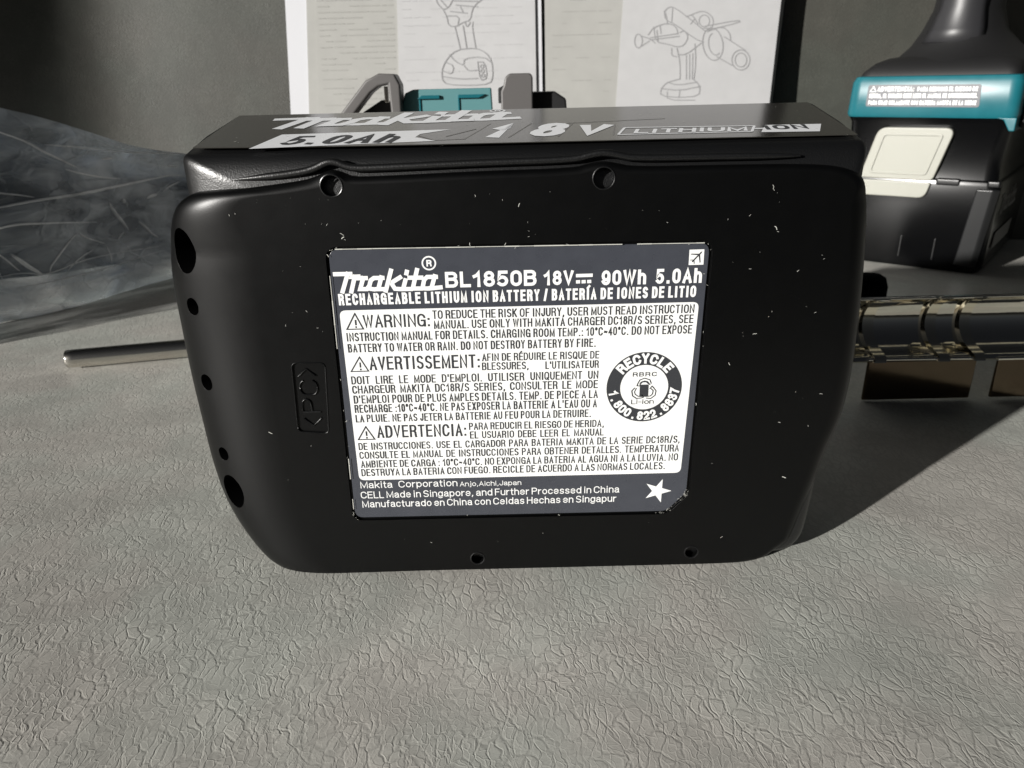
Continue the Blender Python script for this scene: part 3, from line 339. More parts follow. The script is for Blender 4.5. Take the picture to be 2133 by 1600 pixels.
M_WHITE = mat('white_print', (.82, .83, .82), .42)
M_INK = mat('dark_print', (.035, .037, .042), .45)
M_HOLE = mat('hole_black', (.0006, .0006, .0006), .9, spec=.05)
M_DECAL = mat('white_decal', (.88, .90, .93), .35)
M_DECAL2 = mat('grey_decal', (.17, .165, .16), .4)
M_LINT_GLINT = mat('lint_and_glint', (.5, .5, .46), .8)  # lint flecks, and the highlight painted along the label edge
M_GLINT = mat('glint_chrome', (.92, .86, .70), .10, metal=1)  # gold glints put into the colour of the trough ribs
M_CHROME = mat('polished_chrome', (.86, .83, .74), .05, metal=1, bump=.08, bscale=3, bdist=.02)
M_TAB_REFLECT = mat('brown_reflect_chrome', (.13, .10, .07), .14, metal=1, bump=.1, bscale=4, bdist=.02)  # dark brown reflection painted into the metal colour of the tabs
M_STEEL = mat('brushed_steel', (.62, .60, .55), .2, metal=1, bump=.15, bscale=20, bdist=.004)
M_TEAL = mat('teal_plastic', (.008, .11, .135), .32, var=.06, bump=.15, bscale=40, bdist=.004)
M_TEAL2 = mat('pale_teal_plastic', (.09, .22, .23), .45, bump=.1)
M_GREY = mat('grey_plastic', (.105, .10, .098), .45, bump=.2)
M_RUBBER = mat('black_rubber', (.009, .009, .0095), .55, bump=.5, bscale=40, bdist=.006)
M_RUBBER2 = mat('smooth_rubber', (.02, .02, .022), .42, bump=.2)
M_STRIP = mat('dark_strip', (.012, .0125, .013), .3, spec=.4)
M_CREAM = mat('cream_plastic', (.30, .30, .26), .35, bump=.1)
M_PAPER = mat('white_paper', (.43, .43, .435), .75, var=.03, noise_scale=1.2)
M_PAPER2 = mat('darker_paper', (.345, .343, .325), .8, var=.04, noise_scale=1)  # darker, slightly yellower tone than the front pages
M_PAPER3 = mat('bright_paper', (.55, .555, .58), .7)
M_LINE = mat('printed_line', (.26, .26, .265), .8)
M_FAINT = mat('faint_print', (.42, .42, .425), .8)
M_FAINT2 = mat('faint_print_darker', (.315, .313, .295), .8)  # faint print for the darker pages

# ------------------------------------------------ the seat and the backrest
def grid(fn, us, vs_):
    V = [fn(u, v) for v in vs_ for u in us]; n = len(us)
    F = [[j*n+i, j*n+i+1, (j+1)*n+i+1, (j+1)*n+i] for j in range(len(vs_)-1) for i in range(n-1)]
    return V, F
def seat_z(x, y):
    d = math.exp(-((x/9)**2+((y-14)/7)**2))
    return (noise.noise(Vector((x*.09, y*.09, 3)))*.16+noise.noise(Vector((x*.3, y*.3, 8)))*.03)*(1-d)
us = [-90+i*2 for i in range(91)]; vv = [-6.7+i for i in range(9)]+[4+i*2 for i in range(22)]
def seat_pt(x, y):   # the cushion rolls over at its front edge
    if y < 2:
        a = (2-y)/3.; 
        if a < pi/2: return (x, 2-3*sin(a), seat_z(x, 2)-3*(1-cos(a)))
        return (x, -1, seat_z(x, 2)-3-(a-pi/2)*9)
    return (x, y, seat_z(x, y))
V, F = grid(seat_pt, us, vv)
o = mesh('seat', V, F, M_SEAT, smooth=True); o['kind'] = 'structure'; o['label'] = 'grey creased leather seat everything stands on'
def back_pt(x, t):
    x0 = -21.
    dx = max(0, x0-x); off = -(dx*dx*.06 if dx < 7 else 2.94+.84*(dx-7))
    r = 3.0
    if t < 1:
        a = t*pi/2*.93; y = 43.5+r*sin(a); z = -.2+r*(1-cos(a))
    else:
        a = pi/2*.93; y0 = 43.5+r*sin(a); z0 = -.2+r*(1-cos(a)); y = y0+(t-1)*cos(a); z = z0+(t-1)*sin(a)
    y += off*min(1, t) + noise.noise(Vector((x*.06, z*.06, 5)))*.6*min(t, 1)
    return (x, y, z)
V, F = grid(back_pt, [-90+i*1.5 for i in range(121)], [i/8 for i in range(8)]+[1+i*2 for i in range(26)])
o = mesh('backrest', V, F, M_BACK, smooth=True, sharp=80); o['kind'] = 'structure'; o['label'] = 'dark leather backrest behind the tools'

# ------------------------------------------------ battery
YF = 13.16
BAT_LABEL = 'black power tool battery pack on its side with a printed warning label facing the viewer'
bat = thing('battery_pack', BAT_LABEL, 'battery', (0, 14.5, 0))
BO = Vector((0, 14.5, 0))
def bmeshobj(name, V, F, m, parent=bat, smooth=True, sharp=35):
    return mesh(name, [Vector(v)-BO for v in V], F, m, parent, smooth, sharp)

# housing shell (tool side), flares a little towards the back
def shell_ring(y, ins, lat=1.0, rnd_=None):
    t = (y-13.3)/3.8
    xl, xr, zt, zb = -5.80-.06*t, 6.33+.35*t, 8.62+.5*t, .08
    k = .42
    p = [(xl+.15, zb), (xr-.15, zb), (xr, zb+1.5), (xr, zt), (xl, zt), (xl, zb+1.5)]
    p = rounded(p, [.6, .6, .8, .16, .16, .8], 6)
    nn = normals2(p)
    out = []
    for (x, z), (nx, nz) in zip(p, nn):
        top = max(nz, 0)
        gl = max(0, 1-(x-xl)/5.); gr = max(0, 1-(xr-x)/1.5); gt = max(0, 1-(zt-z)/2.)
        yy = y if rnd_ is None else y+(.36+.20*gl*gl)*(1-cos(rnd_))
        out.append((x+ins*(1.7*gl-.3*gr), yy, z-ins*.8*gt+(ins*.2 if z < 1.6 else 0)))
    return out
def arc_rings(y0, dy, n=7): return [shell_ring(y0, 1-sin(pi/2*k/n), 1, pi/2*k/n) for k in range(n+1)]
rings = arc_rings(13.28, .34)+[shell_ring(15, 0), shell_ring(16.9, 0), shell_ring(17.05, .12), shell_ring(17.15, .35)]
V, F = loft(rings)
shell = bmeshobj('shell', V, F, M_SHELL)

# face plate with drafted, rounded edges
plate = chaikin(D['plate'], 2)
pn = normals2(plate)
for _ in range(3):
    pn = [tuple(Vector((pn[i-1][0]+2*pn[i][0]+pn[(i+1) % len(pn)][0], pn[i-1][1]+2*pn[i][1]+pn[(i+1) % len(pn)][1])).normalized()) for i in range(len(pn))]
PXL = min(x for x, z in plate)
def plate_ring(t):
    out = []
    for (x, z), (nx, nz) in zip(plate, pn):
        r = max(nx, 0)**2; low = min(1, max(0, (8.25-z)/1.3)); gl = max(0, 1-(x-PXL)/4.2)
        q = (.55+.45*low); Rn = .12+.34*r; Rd = .12+.83*gl*gl*q+.38*r
        ins = Rn*(1-sin(t)); out.append((x-nx*ins+1.75*gl*q*(1-sin(t)), YF+Rd*(1-cos(t)), z-nz*ins))
    return out
rings = [plate_ring(pi/2*k/9) for k in range(10)]
last = rings[-1]
rings.append([(x*.998, 15.2, min(z, 8.3)) for (x, y, z) in last]); rings.append([(x*.985, 16.4, min(z, 8.2)+.0 if z > 1 else z+.03) for (x, y, z) in last])
V, F = loft(rings)
face = bmeshobj('face_plate', V, F, M_BLACK)

# cutters: screw holes, vents, label recess, emboss frame
cut = []
def cutter(V, F):
    me = bpy.data.meshes.new('cut'); me.from_pydata([tuple(Vector(v)-BO) for v in V], [], F); me.materials.append(M_HOLE)
    bm = bmesh.new(); bm.from_mesh(me); bmesh.ops.recalc_face_normals(bm, faces=bm.faces); bm.to_mesh(me); bm.free()
    o = bpy.data.objects.new('cut', me); scene.collection.objects.link(o); o.parent = bat; cut.append(o)
def cyl(c, axis, r, d, asp=1., n=28):
    ax = Vector(axis).normalized(); u = Vector((0, 0, 1)).cross(ax).normalized(); v = ax.cross(u)
    return loft([[Vector(c)+ax*s+u*r*asp*cos(2*pi*k/n)+v*r*sin(2*pi*k/n) for k in range(n)] for s in (-1.2, d)])
for i, (x, z) in enumerate(D['hole']):
    cutter(*cyl((x, YF, z), (0, 1, 0), .19 if i < 2 else .145, 1.4))
for (x, z), r in D['vent']:
    cutter(*cyl((x+.02, 13.5, z), (1, .75, 0), r, .9, .62 if r > .3 else .8))
lab = rounded(D['label'], [.18, .18, .12, .12, .18])
def grow(poly, d): 
    nn = normals2(poly); return [(x+a*d, z+b*d) for (x, z), (a, b) in zip(poly, nn)]
cutter(*prism(grow(lab, .055), YF-.5, YF+.07, lambda x, z, d: (x, d, z)))
pcb = rounded(D['pc'], .1); 
cutter(*prism(pcb, YF-.5, YF+.025, lambda x, z, d: (x, d, z)))
for c in cut:
    b = face.modifiers.new('b', 'BOOLEAN'); b.object = c; b.operation = 'DIFFERENCE'; b.solver = 'EXACT'
    try: b.material_mode = 'TRANSFER'
    except Exception: pass
bpy.context.view_layer.update()
dg = bpy.context.evaluated_depsgraph_get()
me = bpy.data.meshes.new_from_object(face.evaluated_get(dg)); face.modifiers.clear(); face.data = me
for c in cut: bpy.data.objects.remove(c)
me.polygons.foreach_set('use_smooth', [True]*len(me.polygons)); me.set_sharp_from_angle(angle=R(35))
# recess floors (shallow) stay plastic, the deep holes stay black
for p in me.polygons:
    if p.material_index > 0 and p.center.y < YF+.09-BO.y and p.center.x > -5.2 and not any(math.hypot(p.center.x-hx, p.center.z-hz) < .3 for hx, hz in D['hole']): p.material_index = 0
bv_ = face.modifiers.new('bevel', 'BEVEL'); bv_.width = .014; bv_.segments = 2; bv_.limit_method = 'ANGLE'; bv_.angle_limit = R(50)
wn = face.modifiers.new('wn', 'WEIGHTED_NORMAL'); wn.keep_sharp = True

# chamfer lips round the screw holes and vents
def torus(c, axis, r, rr, asp=1., n=32, m=8):
    ax = Vector(axis).normalized(); u = Vector((0, 0, 1)).cross(ax).normalized(); v = ax.cross(u); V = []; F = []
    for i in range(n):
        a = 2*pi*i/n; e = u*asp*cos(a)+v*sin(a); 
        for j in range(m):
            b = 2*pi*j/m; V.append(Vector(c)+e*(r+rr*cos(b))-ax*rr*sin(b))
    for i in range(n):
        for j in range(m): F.append([i*m+j, ((i+1) % n)*m+j, ((i+1) % n)*m+(j+1) % m, i*m+(j+1) % m])
    return V, F
for i, (x, z) in enumerate(D['hole']):
    r = .19 if i < 2 else .145
    bmeshobj('screw_hole_rim', *torus((x, YF+.006, z), (0, 1, 0), r, .018), M_GLOSS)

# ridge along the seam above the face plate
seam = [(x, z+.14) for x, z in plate if z > 7.95 and -4.85 < x < 5.3]
seam.sort()
seam = [seam[0]]+[s for i, s in enumerate(seam[1:]) if s[0]-seam[i][0] > .02]
def band_y(x):
    d = min(max((x+5.8)/1.4, 0), 1); return 13.28+.52*(1-math.sqrt(max(0, 1-(1-d)**2)))
bmeshobj('seam_ridge', *tube([(x, band_y(x)+.03, z) for x, z in seam], [.065*min(1, .1+(x+4.85)/.8, .1+(5.3-x)/.8) for x, z in seam], 10), M_SHELL, sharp=60)
# tool interface block behind the shell
V, F = box(-5.0, 5.9, 17.1, 19.0, .9, 8.2)
bevel(bmeshobj('tool_rail', V, F, M_BLACK, smooth=False), .15)
V, F = box(-5.25, -4.7, 17.1, 18.6, 1.6, 7.6); bevel(bmeshobj('release_button', V, F, M_BLACK, smooth=False), .1)

# ---- printed label
YL = YF+.03
V, F = prism(lab, YL, YL+.035, lambda x, z, d: (x, d, z))
label = bmeshobj('label', V, F, M_LABEL, smooth=False); bevel(label, .008, 2)
lf = lambda h0: (lambda x, z, h: Vector((x, YL-h0-h, z))-BO)
def child(o): o.parent = label; return o
ik = Ink(lf(.003)); ik.fill(rounded(D['panel'], .12)); ik.make('white_panel', M_WHITE, label)
wt = Ink(lf(.004)); dk = Ink(lf(.008))
for (s, x0, x1, z, h, wgt, kind) in D['text']:
    ink = wt if (z > 5.85 or z < 2.2) else dk
    text(ink, s, x0, x1, z, h, wgt, kind)
# maker's script mark
lx, lz, lw = D['logoat']
for s in D['logo']: wt.stroke([(lx+x*lw, lz+z*lw) for x, z in s], .078)
rx, rz = D['reg']; wt.ring((rx, rz), .118, .028); text(wt, 'R', rx-.045, rx+.05, rz-.06, .12, .22, 1)
a, b, c, d = D['dc']; wt.stroke([a, b], .062, cap=False)
for k in range(3):
    x = c[0]+(d[0]-c[0])*k/3; wt.stroke([(x, c[1]), (x+.075, d[1])], .062, cap=False)
for t in D['tri']:
    dk.stroke(t, .022, closed=True)
    cxm = t[2][0]; zb = t[0][1]; dk.stroke([(cxm, zb+.17), (cxm, zb+.09)], .026); dk.stroke([(cxm, zb+.035), (cxm, zb+.045)], .026)
# aeroplane square
pq = D['plane']; wt.fill(pq)
pc = Vector(((pq[0][0]+pq[2][0])/2, (pq[0][1]+pq[2][1])/2))
def pl(x, y, s=.125):
    a = R(-42); return (pc.x+(x*cos(a)-y*sin(a))*s, pc.y+(x*sin(a)+y*cos(a))*s)
dk.fill([pl(*q) for q in [(-.09, -.9), (.09, -.9), (.1, .9), (0, 1.15), (-.1, .9)]])
dk.fill([pl(*q) for q in [(-.95, -.3), (-.08, .35), (.08, .35), (.95, -.3), (.95, -.12), (.08, .62), (-.08, .62), (-.95, -.12)]])
dk.fill([pl(*q) for q in [(-.42, -.95), (0, -.62), (.42, -.95), (.42, -.82), (0, -.45), (-.42, -.82)]])
# star
sx, sz = D['star']
wt.fill([(sx+(.29 if k % 2 == 0 else .11)*sin(pi*k/5+.33), sz+(.29 if k % 2 == 0 else .11)*cos(pi*k/5+.33)) for k in range(10)])
# recycling seal
ex_, ez_ = D['seal']; 
seal = Ink(lf(.0075)); seal.ring((ex_, ez_), .598, .262, 56); seal.make('seal_ring', M_INK, label)
sw = Ink(lf(.012))
def on_arc(ink, s, r, a0, a1, h, wgt, inward):
    n = len(s)
    for i, c in enumerate(s):
        a = R(a0+(a1-a0)*i/(n-1)); gw, st = G[c]; gw = gw*h*.82
        e = Vector((cos(a), sin(a))); t = Vector((-sin(a), cos(a)))
        ux, uy = (-t, e) if not inward else (t, -e)
        for q in st:
            closed = len(q) > 8 and abs(q[0][0]-q[-1][0]) < 1e-3 and abs(q[0][1]-q[-1][1]) < 1e-3
            ink.stroke([Vector((ex_, ez_))+e*r+ux*(px-.5)*gw+uy*(py-.5)*h*.8 for px, py in q], h*wgt, closed=closed, cap=not closed)
on_arc(sw, 'RECYCLE', .60, 138, 42, .2, .24, False)
on_arc(sw, '1.800.822.8837', .60, 190, 352, .185, .22, True)
sw.make('seal_lettering', M_WHITE, label)
text(dk, 'R B R C', ex_-.23, ex_+.23, ez_+.23, .09, .17, 1); text(dk, 'Li-ion', ex_-.24, ex_+.2, ez_-.35, .1, .14, 1)
dk.fill([(ex_-.085, ez_-.2), (ex_+.085, ez_-.2), (ex_+.085, ez_+.06), (ex_-.085, ez_+.06)])
dk.stroke([(ex_-.075, ez_+.085), (ex_-.04, ez_+.12), (ex_+.04, ez_+.12), (ex_+.075, ez_+.085)], .028)
for k in range(3):
    a = R(90+120*k)
    q = [(ex_+.235*cos(a+da)*m_, ez_-.05+.225*sin(a+da)*m_) for da, m_ in [(-.75, .82), (-.45, 1.02), (0, 1.08), (.4, 1.0), (.75, .8)]]
    dk.stroke(q, .018); q = [(ex_+.235*cos(a+da)*m_, ez_-.05+.225*sin(a+da)*m_) for da, m_ in [(-.75, .66), (-.3, .8), (0, .82), (.4, .76), (.65, .6)]]
    dk.stroke(q, .018); dk.stroke([(ex_+.235*cos(a+da)*m_, ez_-.05+.225*sin(a+da)*m_) for da, m_ in [(.75, .8), (1.0, .72), (.75, .5)]], .018)
wt.make('white_lettering', M_WHITE, label); dk.make('dark_lettering', M_INK, label)

# ---- raised material mark >PC< in its shallow recess
pcI = Ink(lambda x, z, h: Vector((x, YF+.018-h, z))-BO)
def rail(pts, w_):   # thin raised line
    V, F = tube([(x, YF+.012, z) for x, z in pts], w_*.5, 6); b0 = len(pcV); pcV.extend(V); pcF.extend([[i+b0 for i in f] for f in F])
pcV, pcF = [], []
def pc_text(s, x, z0, adv):
    for c, L in s:
        gw, st = (.5, [[(0, 1), (.8, .5), (0, 0)]]) if c == '>' else (.5, [[(.8, 1), (0, .5), (.8, 0)]]) if c == '<' else G[c]
        for q in st: rail([(x-.19+.38*py, z0-L*px) if False else (x+.17-.34*py, z0+L*px) for px, py in q], .035)
        z0 += L+.09
pc_text([('<', .2), ('P', .28), ('C', .3), ('>', .18)][0:], -3.92, 3.5, 0)
bmeshobj('raised_mark', pcV, pcF, M_GLOSS, smooth=True, sharp=60)
fr = [( -0+x, z) for x, z in grow(pcb, .012)]
bmeshobj('mark_frame', *tube([(x, YF+.0, z) for x, z in fr+fr[:1]], .014, 6), M_GLOSS, smooth=True, sharp=60)

# ---- top face print
tdir = Vector((0, 3.95, .49)).normalized(); tn = Vector((0, -tdir.z, tdir.y))
T0 = Vector((0, 13.25, 8.66))
# matt-gloss inlay lying on the shell's upper side
tb0, tb1 = D['top_back']
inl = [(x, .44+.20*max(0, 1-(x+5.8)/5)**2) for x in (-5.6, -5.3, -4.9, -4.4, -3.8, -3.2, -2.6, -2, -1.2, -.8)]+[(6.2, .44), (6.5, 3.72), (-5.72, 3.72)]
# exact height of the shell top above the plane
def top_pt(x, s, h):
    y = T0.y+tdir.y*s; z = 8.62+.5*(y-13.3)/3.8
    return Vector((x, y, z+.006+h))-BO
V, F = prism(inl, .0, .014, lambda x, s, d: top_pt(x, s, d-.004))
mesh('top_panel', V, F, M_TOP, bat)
tw = Ink(lambda x, s, h: top_pt(x, s, .014+h)); tg = Ink(lambda x, s, h: top_pt(x, s, .0115+h)); tkk = Ink(lambda x, s, h: top_pt(x, s, .018+h))
a, b, c = [Vector(q) for q in D['t_logo']]
def aff(o_, xe, hh, sh=0):
    ex = Vector(xe)-Vector(o_); n = Vector((-ex.y, ex.x)).normalized()*hh
    return lambda u, v: Vector(o_)+ex*u+n*v+ex.normalized()*sh*v
Wl = (b-a).length
fm = aff(a, b, 1.0)
for s in D['logo']: tw.stroke([fm(x, z*Wl*1.12)+Vector((z*Wl*.1, 0)) for x, z in s], .23)
rgx, rgy = D['t_reg']; tw.ring((rgx, rgy-.05), .15, .045, 20); text(tw, 'R', rgx-.06, rgx+.07, rgy-.12, .15, .22, 1)
tw.fill(D['t_ban'])
a, b, c = D['t_50']; text(tkk, '5.0Ah', a[0]+.05, b[0]-.25, (a[1]+b[1])/2-.12, .74, .17, 1, shear=.3)
text(tw, '1', D['t_1'][0][0]-.03, D['t_1'][1][0]-.28, .86, 1.2, .22, 1, shear=.3)
text(tw, '8', .34, .98, .86, 1.2, .2, 1, shear=.3)
text(tw, 'V', 1.18, 1.8, .9, .9, .24, 1, shear=.3)
for s in [[(-.75, .8), (-.3, 2.15)], [(.05, .85), (.5, 2.1)], [(.95, .85), (1.3, 2.0)], [(-.75, .8), (-1.3, .75), (-2., 1.7)], D['t_line'][:2], D['t_line'][2:], [(1.95, .85), (2.1, 1.8)]]: tg.stroke(s, .03)
q = D['t_box1']; tw.stroke(rounded(q, .03, 2), .05, closed=True)
text(tw, 'LITHIUM', 2.32, 4.4, .93, .36, .2, 1, shear=.28)
tw.stroke([(4.6, 1.1), (4.75, 1.1)], .09)
q = D['t_box2']; tw.fill(q)
text(tkk, 'ION', q[0][0]+.14, q[3][0]-.1, .96, .4, .2, 1, shear=.1)
tp_ = tw.make('white_lettering', M_DECAL, bat); tg.make('grey_lining', M_DECAL2, bat); tkk.make('dark_lettering', M_INK, bat)
# the shell's side logo strip is on the hidden side; nothing built there

# ---- lint and dust on the pack, plus a painted label-edge highlight
lint_glint = Ink(lambda x, z, h: Vector((x, YF-.006-h, z))-BO)
rnd = random.Random(3)
def fleck(x, z, s):
    a = rnd.uniform(0, pi); n = rnd.choice([2, 3, 3]); p = [(x, z)]
    for _ in range(n): a += rnd.uniform(-.7, .7); p.append((p[-1][0]+cos(a)*s, p[-1][1]+sin(a)*s))
    lint_glint.stroke(p, s*rnd.uniform(.25, .6))
def clear(x, z): return z > .5 and z < 7.9 and -4.4 < x < 5.9 and not (-3.45 < x < 3.75 and 1.2 < z < 7.1)
for x, z in D['spec']:
    if -4.9 < x < 6 and z < 7.95: fleck(x, z, rnd.choice([.009, .013, .018, .024]))
for _ in range(85):
    x, z = rnd.uniform(-4.4, 5.9), 7.9-7.4*rnd.random()**1.6
    if clear(x, z): fleck(x, z, rnd.choice([.003, .004, .004, .005, .008]))
# sun highlight along the label's edge, drawn as pale strokes
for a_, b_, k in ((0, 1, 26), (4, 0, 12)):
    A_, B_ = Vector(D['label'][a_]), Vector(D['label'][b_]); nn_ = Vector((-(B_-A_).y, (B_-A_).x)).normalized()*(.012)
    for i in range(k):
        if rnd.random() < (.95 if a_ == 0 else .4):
            p = A_.lerp(B_, (i+.12*(i == 0)*4)/k)+nn_; q = A_.lerp(B_, (i+(1 if i < k-1 else .6))/k)+nn_; lint_glint.stroke([p, q], .011+rnd.random()*.01, cap=False)
# lint caught in the gap round the label
n = len(lab)
for _ in range(60):
    i = rnd.randrange(n); t = rnd.random(); a = Vector(lab[i]); b = Vector(lab[(i+1) % n]); p = a.lerp(b, t)
    if rnd.random() < .5: 
        i = rnd.choice([0, 1, 2, 3, 4]); L = D['label']; p = Vector(L[i]).lerp(Vector(L[(i+1) % 5]), rnd.random())
    fleck(p.x+rnd.uniform(-.05, .05), p.y+rnd.uniform(-.05, .05), rnd.choice([.008, .011, .016]))
o = lint_glint.make('lint_and_glint', M_LINT_GLINT, bat); o['kind'] = 'stuff'
d2 = Ink(lambda x, s, h: top_pt(x, s, .02+h)); lint_glint = d2
for _ in range(60): fleck(rnd.uniform(-5.2, 6), rnd.uniform(.2, 3.5), rnd.choice([.008, .012, .02]))
o = d2.make('lint_and_glint', M_LINT_GLINT, bat); o['kind'] = 'stuff'

# ------------------------------------------------ steel rod on the left
rd = thing('steel_rod', 'polished round steel rod poking out from behind the left side of the battery', 'rod', (-12.5, 27.0, 0))
p0, p1 = Vector((-4.1, -1.0, .40)), Vector((9.0, 2.0, .40)); dr = (p1-p0).normalized()
V, F = tube([p0, p0+dr*.03, p0+dr*.05, p0+dr*.3, p1], [.30, .325, .335, .34, .34], 40)
mesh('shaft', V, F, M_STEEL, rd, True, 30)
V, F = tube([p0-dr*.006, p0+dr*.001], [.27, .30], 40); mesh('end_chamfer', V, F, M_STEEL, rd, True, 60)

# ------------------------------------------------ chrome bracket on the right
cb = thing('metal_bracket', 'polished chrome bracket with a concave trough and square tabs right of the battery', 'metal bracket', (12.5, 21.5, 0))
CO = Vector((12.5, 21.5, 0))
def sweep(prof, x0, x1, m, name, n=2, closed=False, sk=.0):
    V = []; F = []; k = len(prof)
    for i in range(n):
        x = x0+(x1-x0)*i/(n-1)
        V += [Vector((x, y+sk*(x-12), z))-CO for y, z in prof]
    for i in range(n-1):
        for j in range(k if closed else k-1):
            F.append([i*k+j, i*k+(j+1) % k, (i+1)*k+(j+1) % k, (i+1)*k+j])
    if closed: F += [list(range(k)), list(range((n-1)*k, n*k))[::-1]]
    return mesh(name, V, F, m, cb, True, 50)
def thick(prof, t):
    n = len(prof); nn = []
    for i in range(n):
        a = Vector(prof[max(i-1, 0)]); b = Vector(prof[min(i+1, n-1)]); d = (b-a).normalized(); nn.append(Vector((d.y, -d.x)))
    return list(prof)+[tuple(Vector(p)+q*t) for p, q in zip(prof[::-1], nn[::-1])]
trough = [(22.62, 2.98)]+[(22.72-.02*0-1.12*(1-cos(R(a)))*0+0, 0) for a in []]
trough = [(22.55, 3.0), (22.68, 2.86), (22.74, 2.6), (22.72, 2.3), (22.62, 2.02), (22.44, 1.78), (22.2, 1.6), (21.95, 1.5), (21.7, 1.46), (21.55, 1.42), (21.46, 1.33)]
trough = chaikin(trough, 2, False)
sweep(thick(trough, -.1), 10.2, 17.6, M_CHROME, 'trough', 2, True)
V, F = tube([(10.2-12.5, 22.55-21.5, 3.0), (17.6-12.5, 22.55-21.5, 3.02)], .045, 20); mesh('top_rail', V, F, M_CHROME, cb, True, 60)
V, F = tube([(13.6-12.5, 22.5-21.5, 3.02), (14.9-12.5, 22.5-21.5, 3.03)], .062, 16); mesh('rail_sleeve', V, F, M_CHROME, cb, True, 60)
# curved reflection bands in the trough, built as gold-tinted ribs
def reflection_rib(x0, wd):
    V = []; F = []; n = len(trough); offs = (0, .16)
    for xx, bend in ((x0, 1), (x0+wd, 1)):
        for i, (y, z) in enumerate(trough):
            u = i/(n-1); cxx = xx+.42*(1-sin(pi*min(u*1.05, 1)))*(1-u)
            V.append(Vector((cxx, y, z))-CO)
        for i, (y, z) in enumerate(trough):
            u = i/(n-1); cxx = xx+.42*(1-sin(pi*min(u*1.05, 1)))*(1-u)
            V.append(Vector((cxx+(.03 if xx == x0 else -.03), y-.17, z+.10*sin(pi*u)))-CO)
    q = lambda r, i: r*n+i
    for i in range(n-1):
        F += [[q(0, i), q(0, i+1), q(1, i+1), q(1, i)], [q(1, i), q(1, i+1), q(3, i+1), q(3, i)], [q(2, i), q(2, i+1), q(3, i+1), q(3, i)][::-1]]
    F += [[q(0, 0), q(1, 0), q(3, 0), q(2, 0)], [q(0, n-1), q(1, n-1), q(3, n-1), q(2, n-1)]]
    mesh('reflection_rib', V, F, M_GLINT, cb, True, 40)
reflection_rib(11.2, .42); reflection_rib(13.2, .4); reflection_rib(14.3, .4)
for x0, x1 in ((11.1, 14.5), (15.15, 17.6)):
    V, F = box(x0-12.5, x1-12.5, 21.40-21.5, 21.52-21.5, .02, 1.36); o = mesh('tab', V, F, M_TAB_REFLECT, cb); bevel(o, .05)
V, F = tube([(11.1-12.5, -.04, 1.38), (14.5-12.5, -.04, 1.36)], .07, 16); mesh('fold_edge', V, F, M_CHROME, cb, True, 60)
V, F = tube([(15.15-12.5, -.04, 1.33), (17.6-12.5, -.04, 1.33)], .07, 16); mesh('fold_edge', V, F, M_CHROME, cb, True, 60)

# ------------------------------------------------ scrap of clear film and small rounded black lump
sc_ = Ink(None)
V = []; F = []; rr = random.Random(5)
for i in range(9):
    a = i/8*2.6; 
    for j in range(4): V.append((.25*cos(a)+j*.05*sin(3*a)+rr.uniform(-.03, .03), .2*sin(2*a)+j*.08, .5+.55*sin(a)+j*.06+rr.uniform(-.04, .04)))
F = [[i*4+j, i*4+j+1, (i+1)*4+j+1, (i+1)*4+j] for i in range(8) for j in range(3)]
M_SCRAP = mat('clear_scrap', (.5, .5, .47), .15, spec=.8)
scrap = mesh('plastic_scrap', V, F, M_SCRAP, None, True, 60); scrap.location = (6.62, 13.9, 6.75); scrap.scale = (.42, .42, .48)
sol = scrap.modifiers.new('s', 'SOLIDIFY'); sol.thickness = .02
tag(scrap, 'tiny crumpled scrap of clear plastic clinging to the right side of the battery', 'plastic scrap')
V, F = loft([[(r*cos(2*pi*k/24)*1.1, r*sin(2*pi*k/24)*.9, z) for k in range(24)] for r, z in ((.7, 0), (.75, .2), (.75, .8), (.62, 1.2), (.4, 1.35), (.1, 1.4))])
lump_obj = mesh('black_lump', V, F, M_HOLE, None, True, 40); lump_obj.location = (16.0, 32.0, 0)  # plain rounded black solid, material unidentified
tag(lump_obj, 'small rounded black lump on the seat between battery and driver base', 'cap')

# ------------------------------------------------ tool housing peeking over the battery
th = thing('tool_housing', 'grey plastic housing with a teal centre plate peeking over the battery top', 'tool housing', (-2, 29, 0))
TO = Vector((-2, 29, 0))
def thp(name, poly, y0, y1, m, bv=.05):
    V, F = prism([(x-TO.x, z) for x, z in poly], y0-TO.y, y1-TO.y, lambda x, z, d: (x, d, z)); o = mesh(name, V, F, m, th); bevel(o, bv); return o
V, F = box(-3.6, 3.4, -.6, 2.2, 0, 8.5); bevel(mesh('body', V, F, M_GREY, th), .3)
thp('guard_arm', [(-6.6, 7.9), (-6.1, 7.9), (-4.75, 9.35), (-4.45, 9.55), (-4.1, 9.62), (-4.05, 8.1), (-3.7, 8.1), (-3.68, 9.6), (-3.85, 9.95), (-4.4, 9.98), (-4.9, 9.75)], 28, 29.0, M_GREY, .08)
thp('arm_liner', [(-5.9, 8.0), (-4.1, 8.0), (-4.1, 9.0), (-4.5, 9.1), (-5.2, 8.7)], 28.9, 29.6, M_RUBBER, .06)
thp('arm_bolt', [(-4.35, 9.0), (-4.2, 9.0), (-4.2, 9.55), (-4.35, 9.55)], 28.6, 28.8, M_STEEL, .03)
thp('guard_prong', [(-.15, 7.9), (.98, 7.9), (.98, 9.78), (.88, 9.88), (.15, 9.88), (0, 9.75), (-.05, 9.5), (-.15, 9.3)], 28, 29.2, M_GREY, .1)
thp('prong_slot', [(-.25, 8.9), (-.02, 8.9), (-.02, 9.5), (-.25, 9.4)], 28.3, 29.1, M_RUBBER, .04)
thp('base_rail', [(.9, 7.9), (2.3, 7.9), (2.2, 9.0), (1.8, 9.25), (.9, 9.25)], 28.6, 29.6, M_RUBBER, .08)
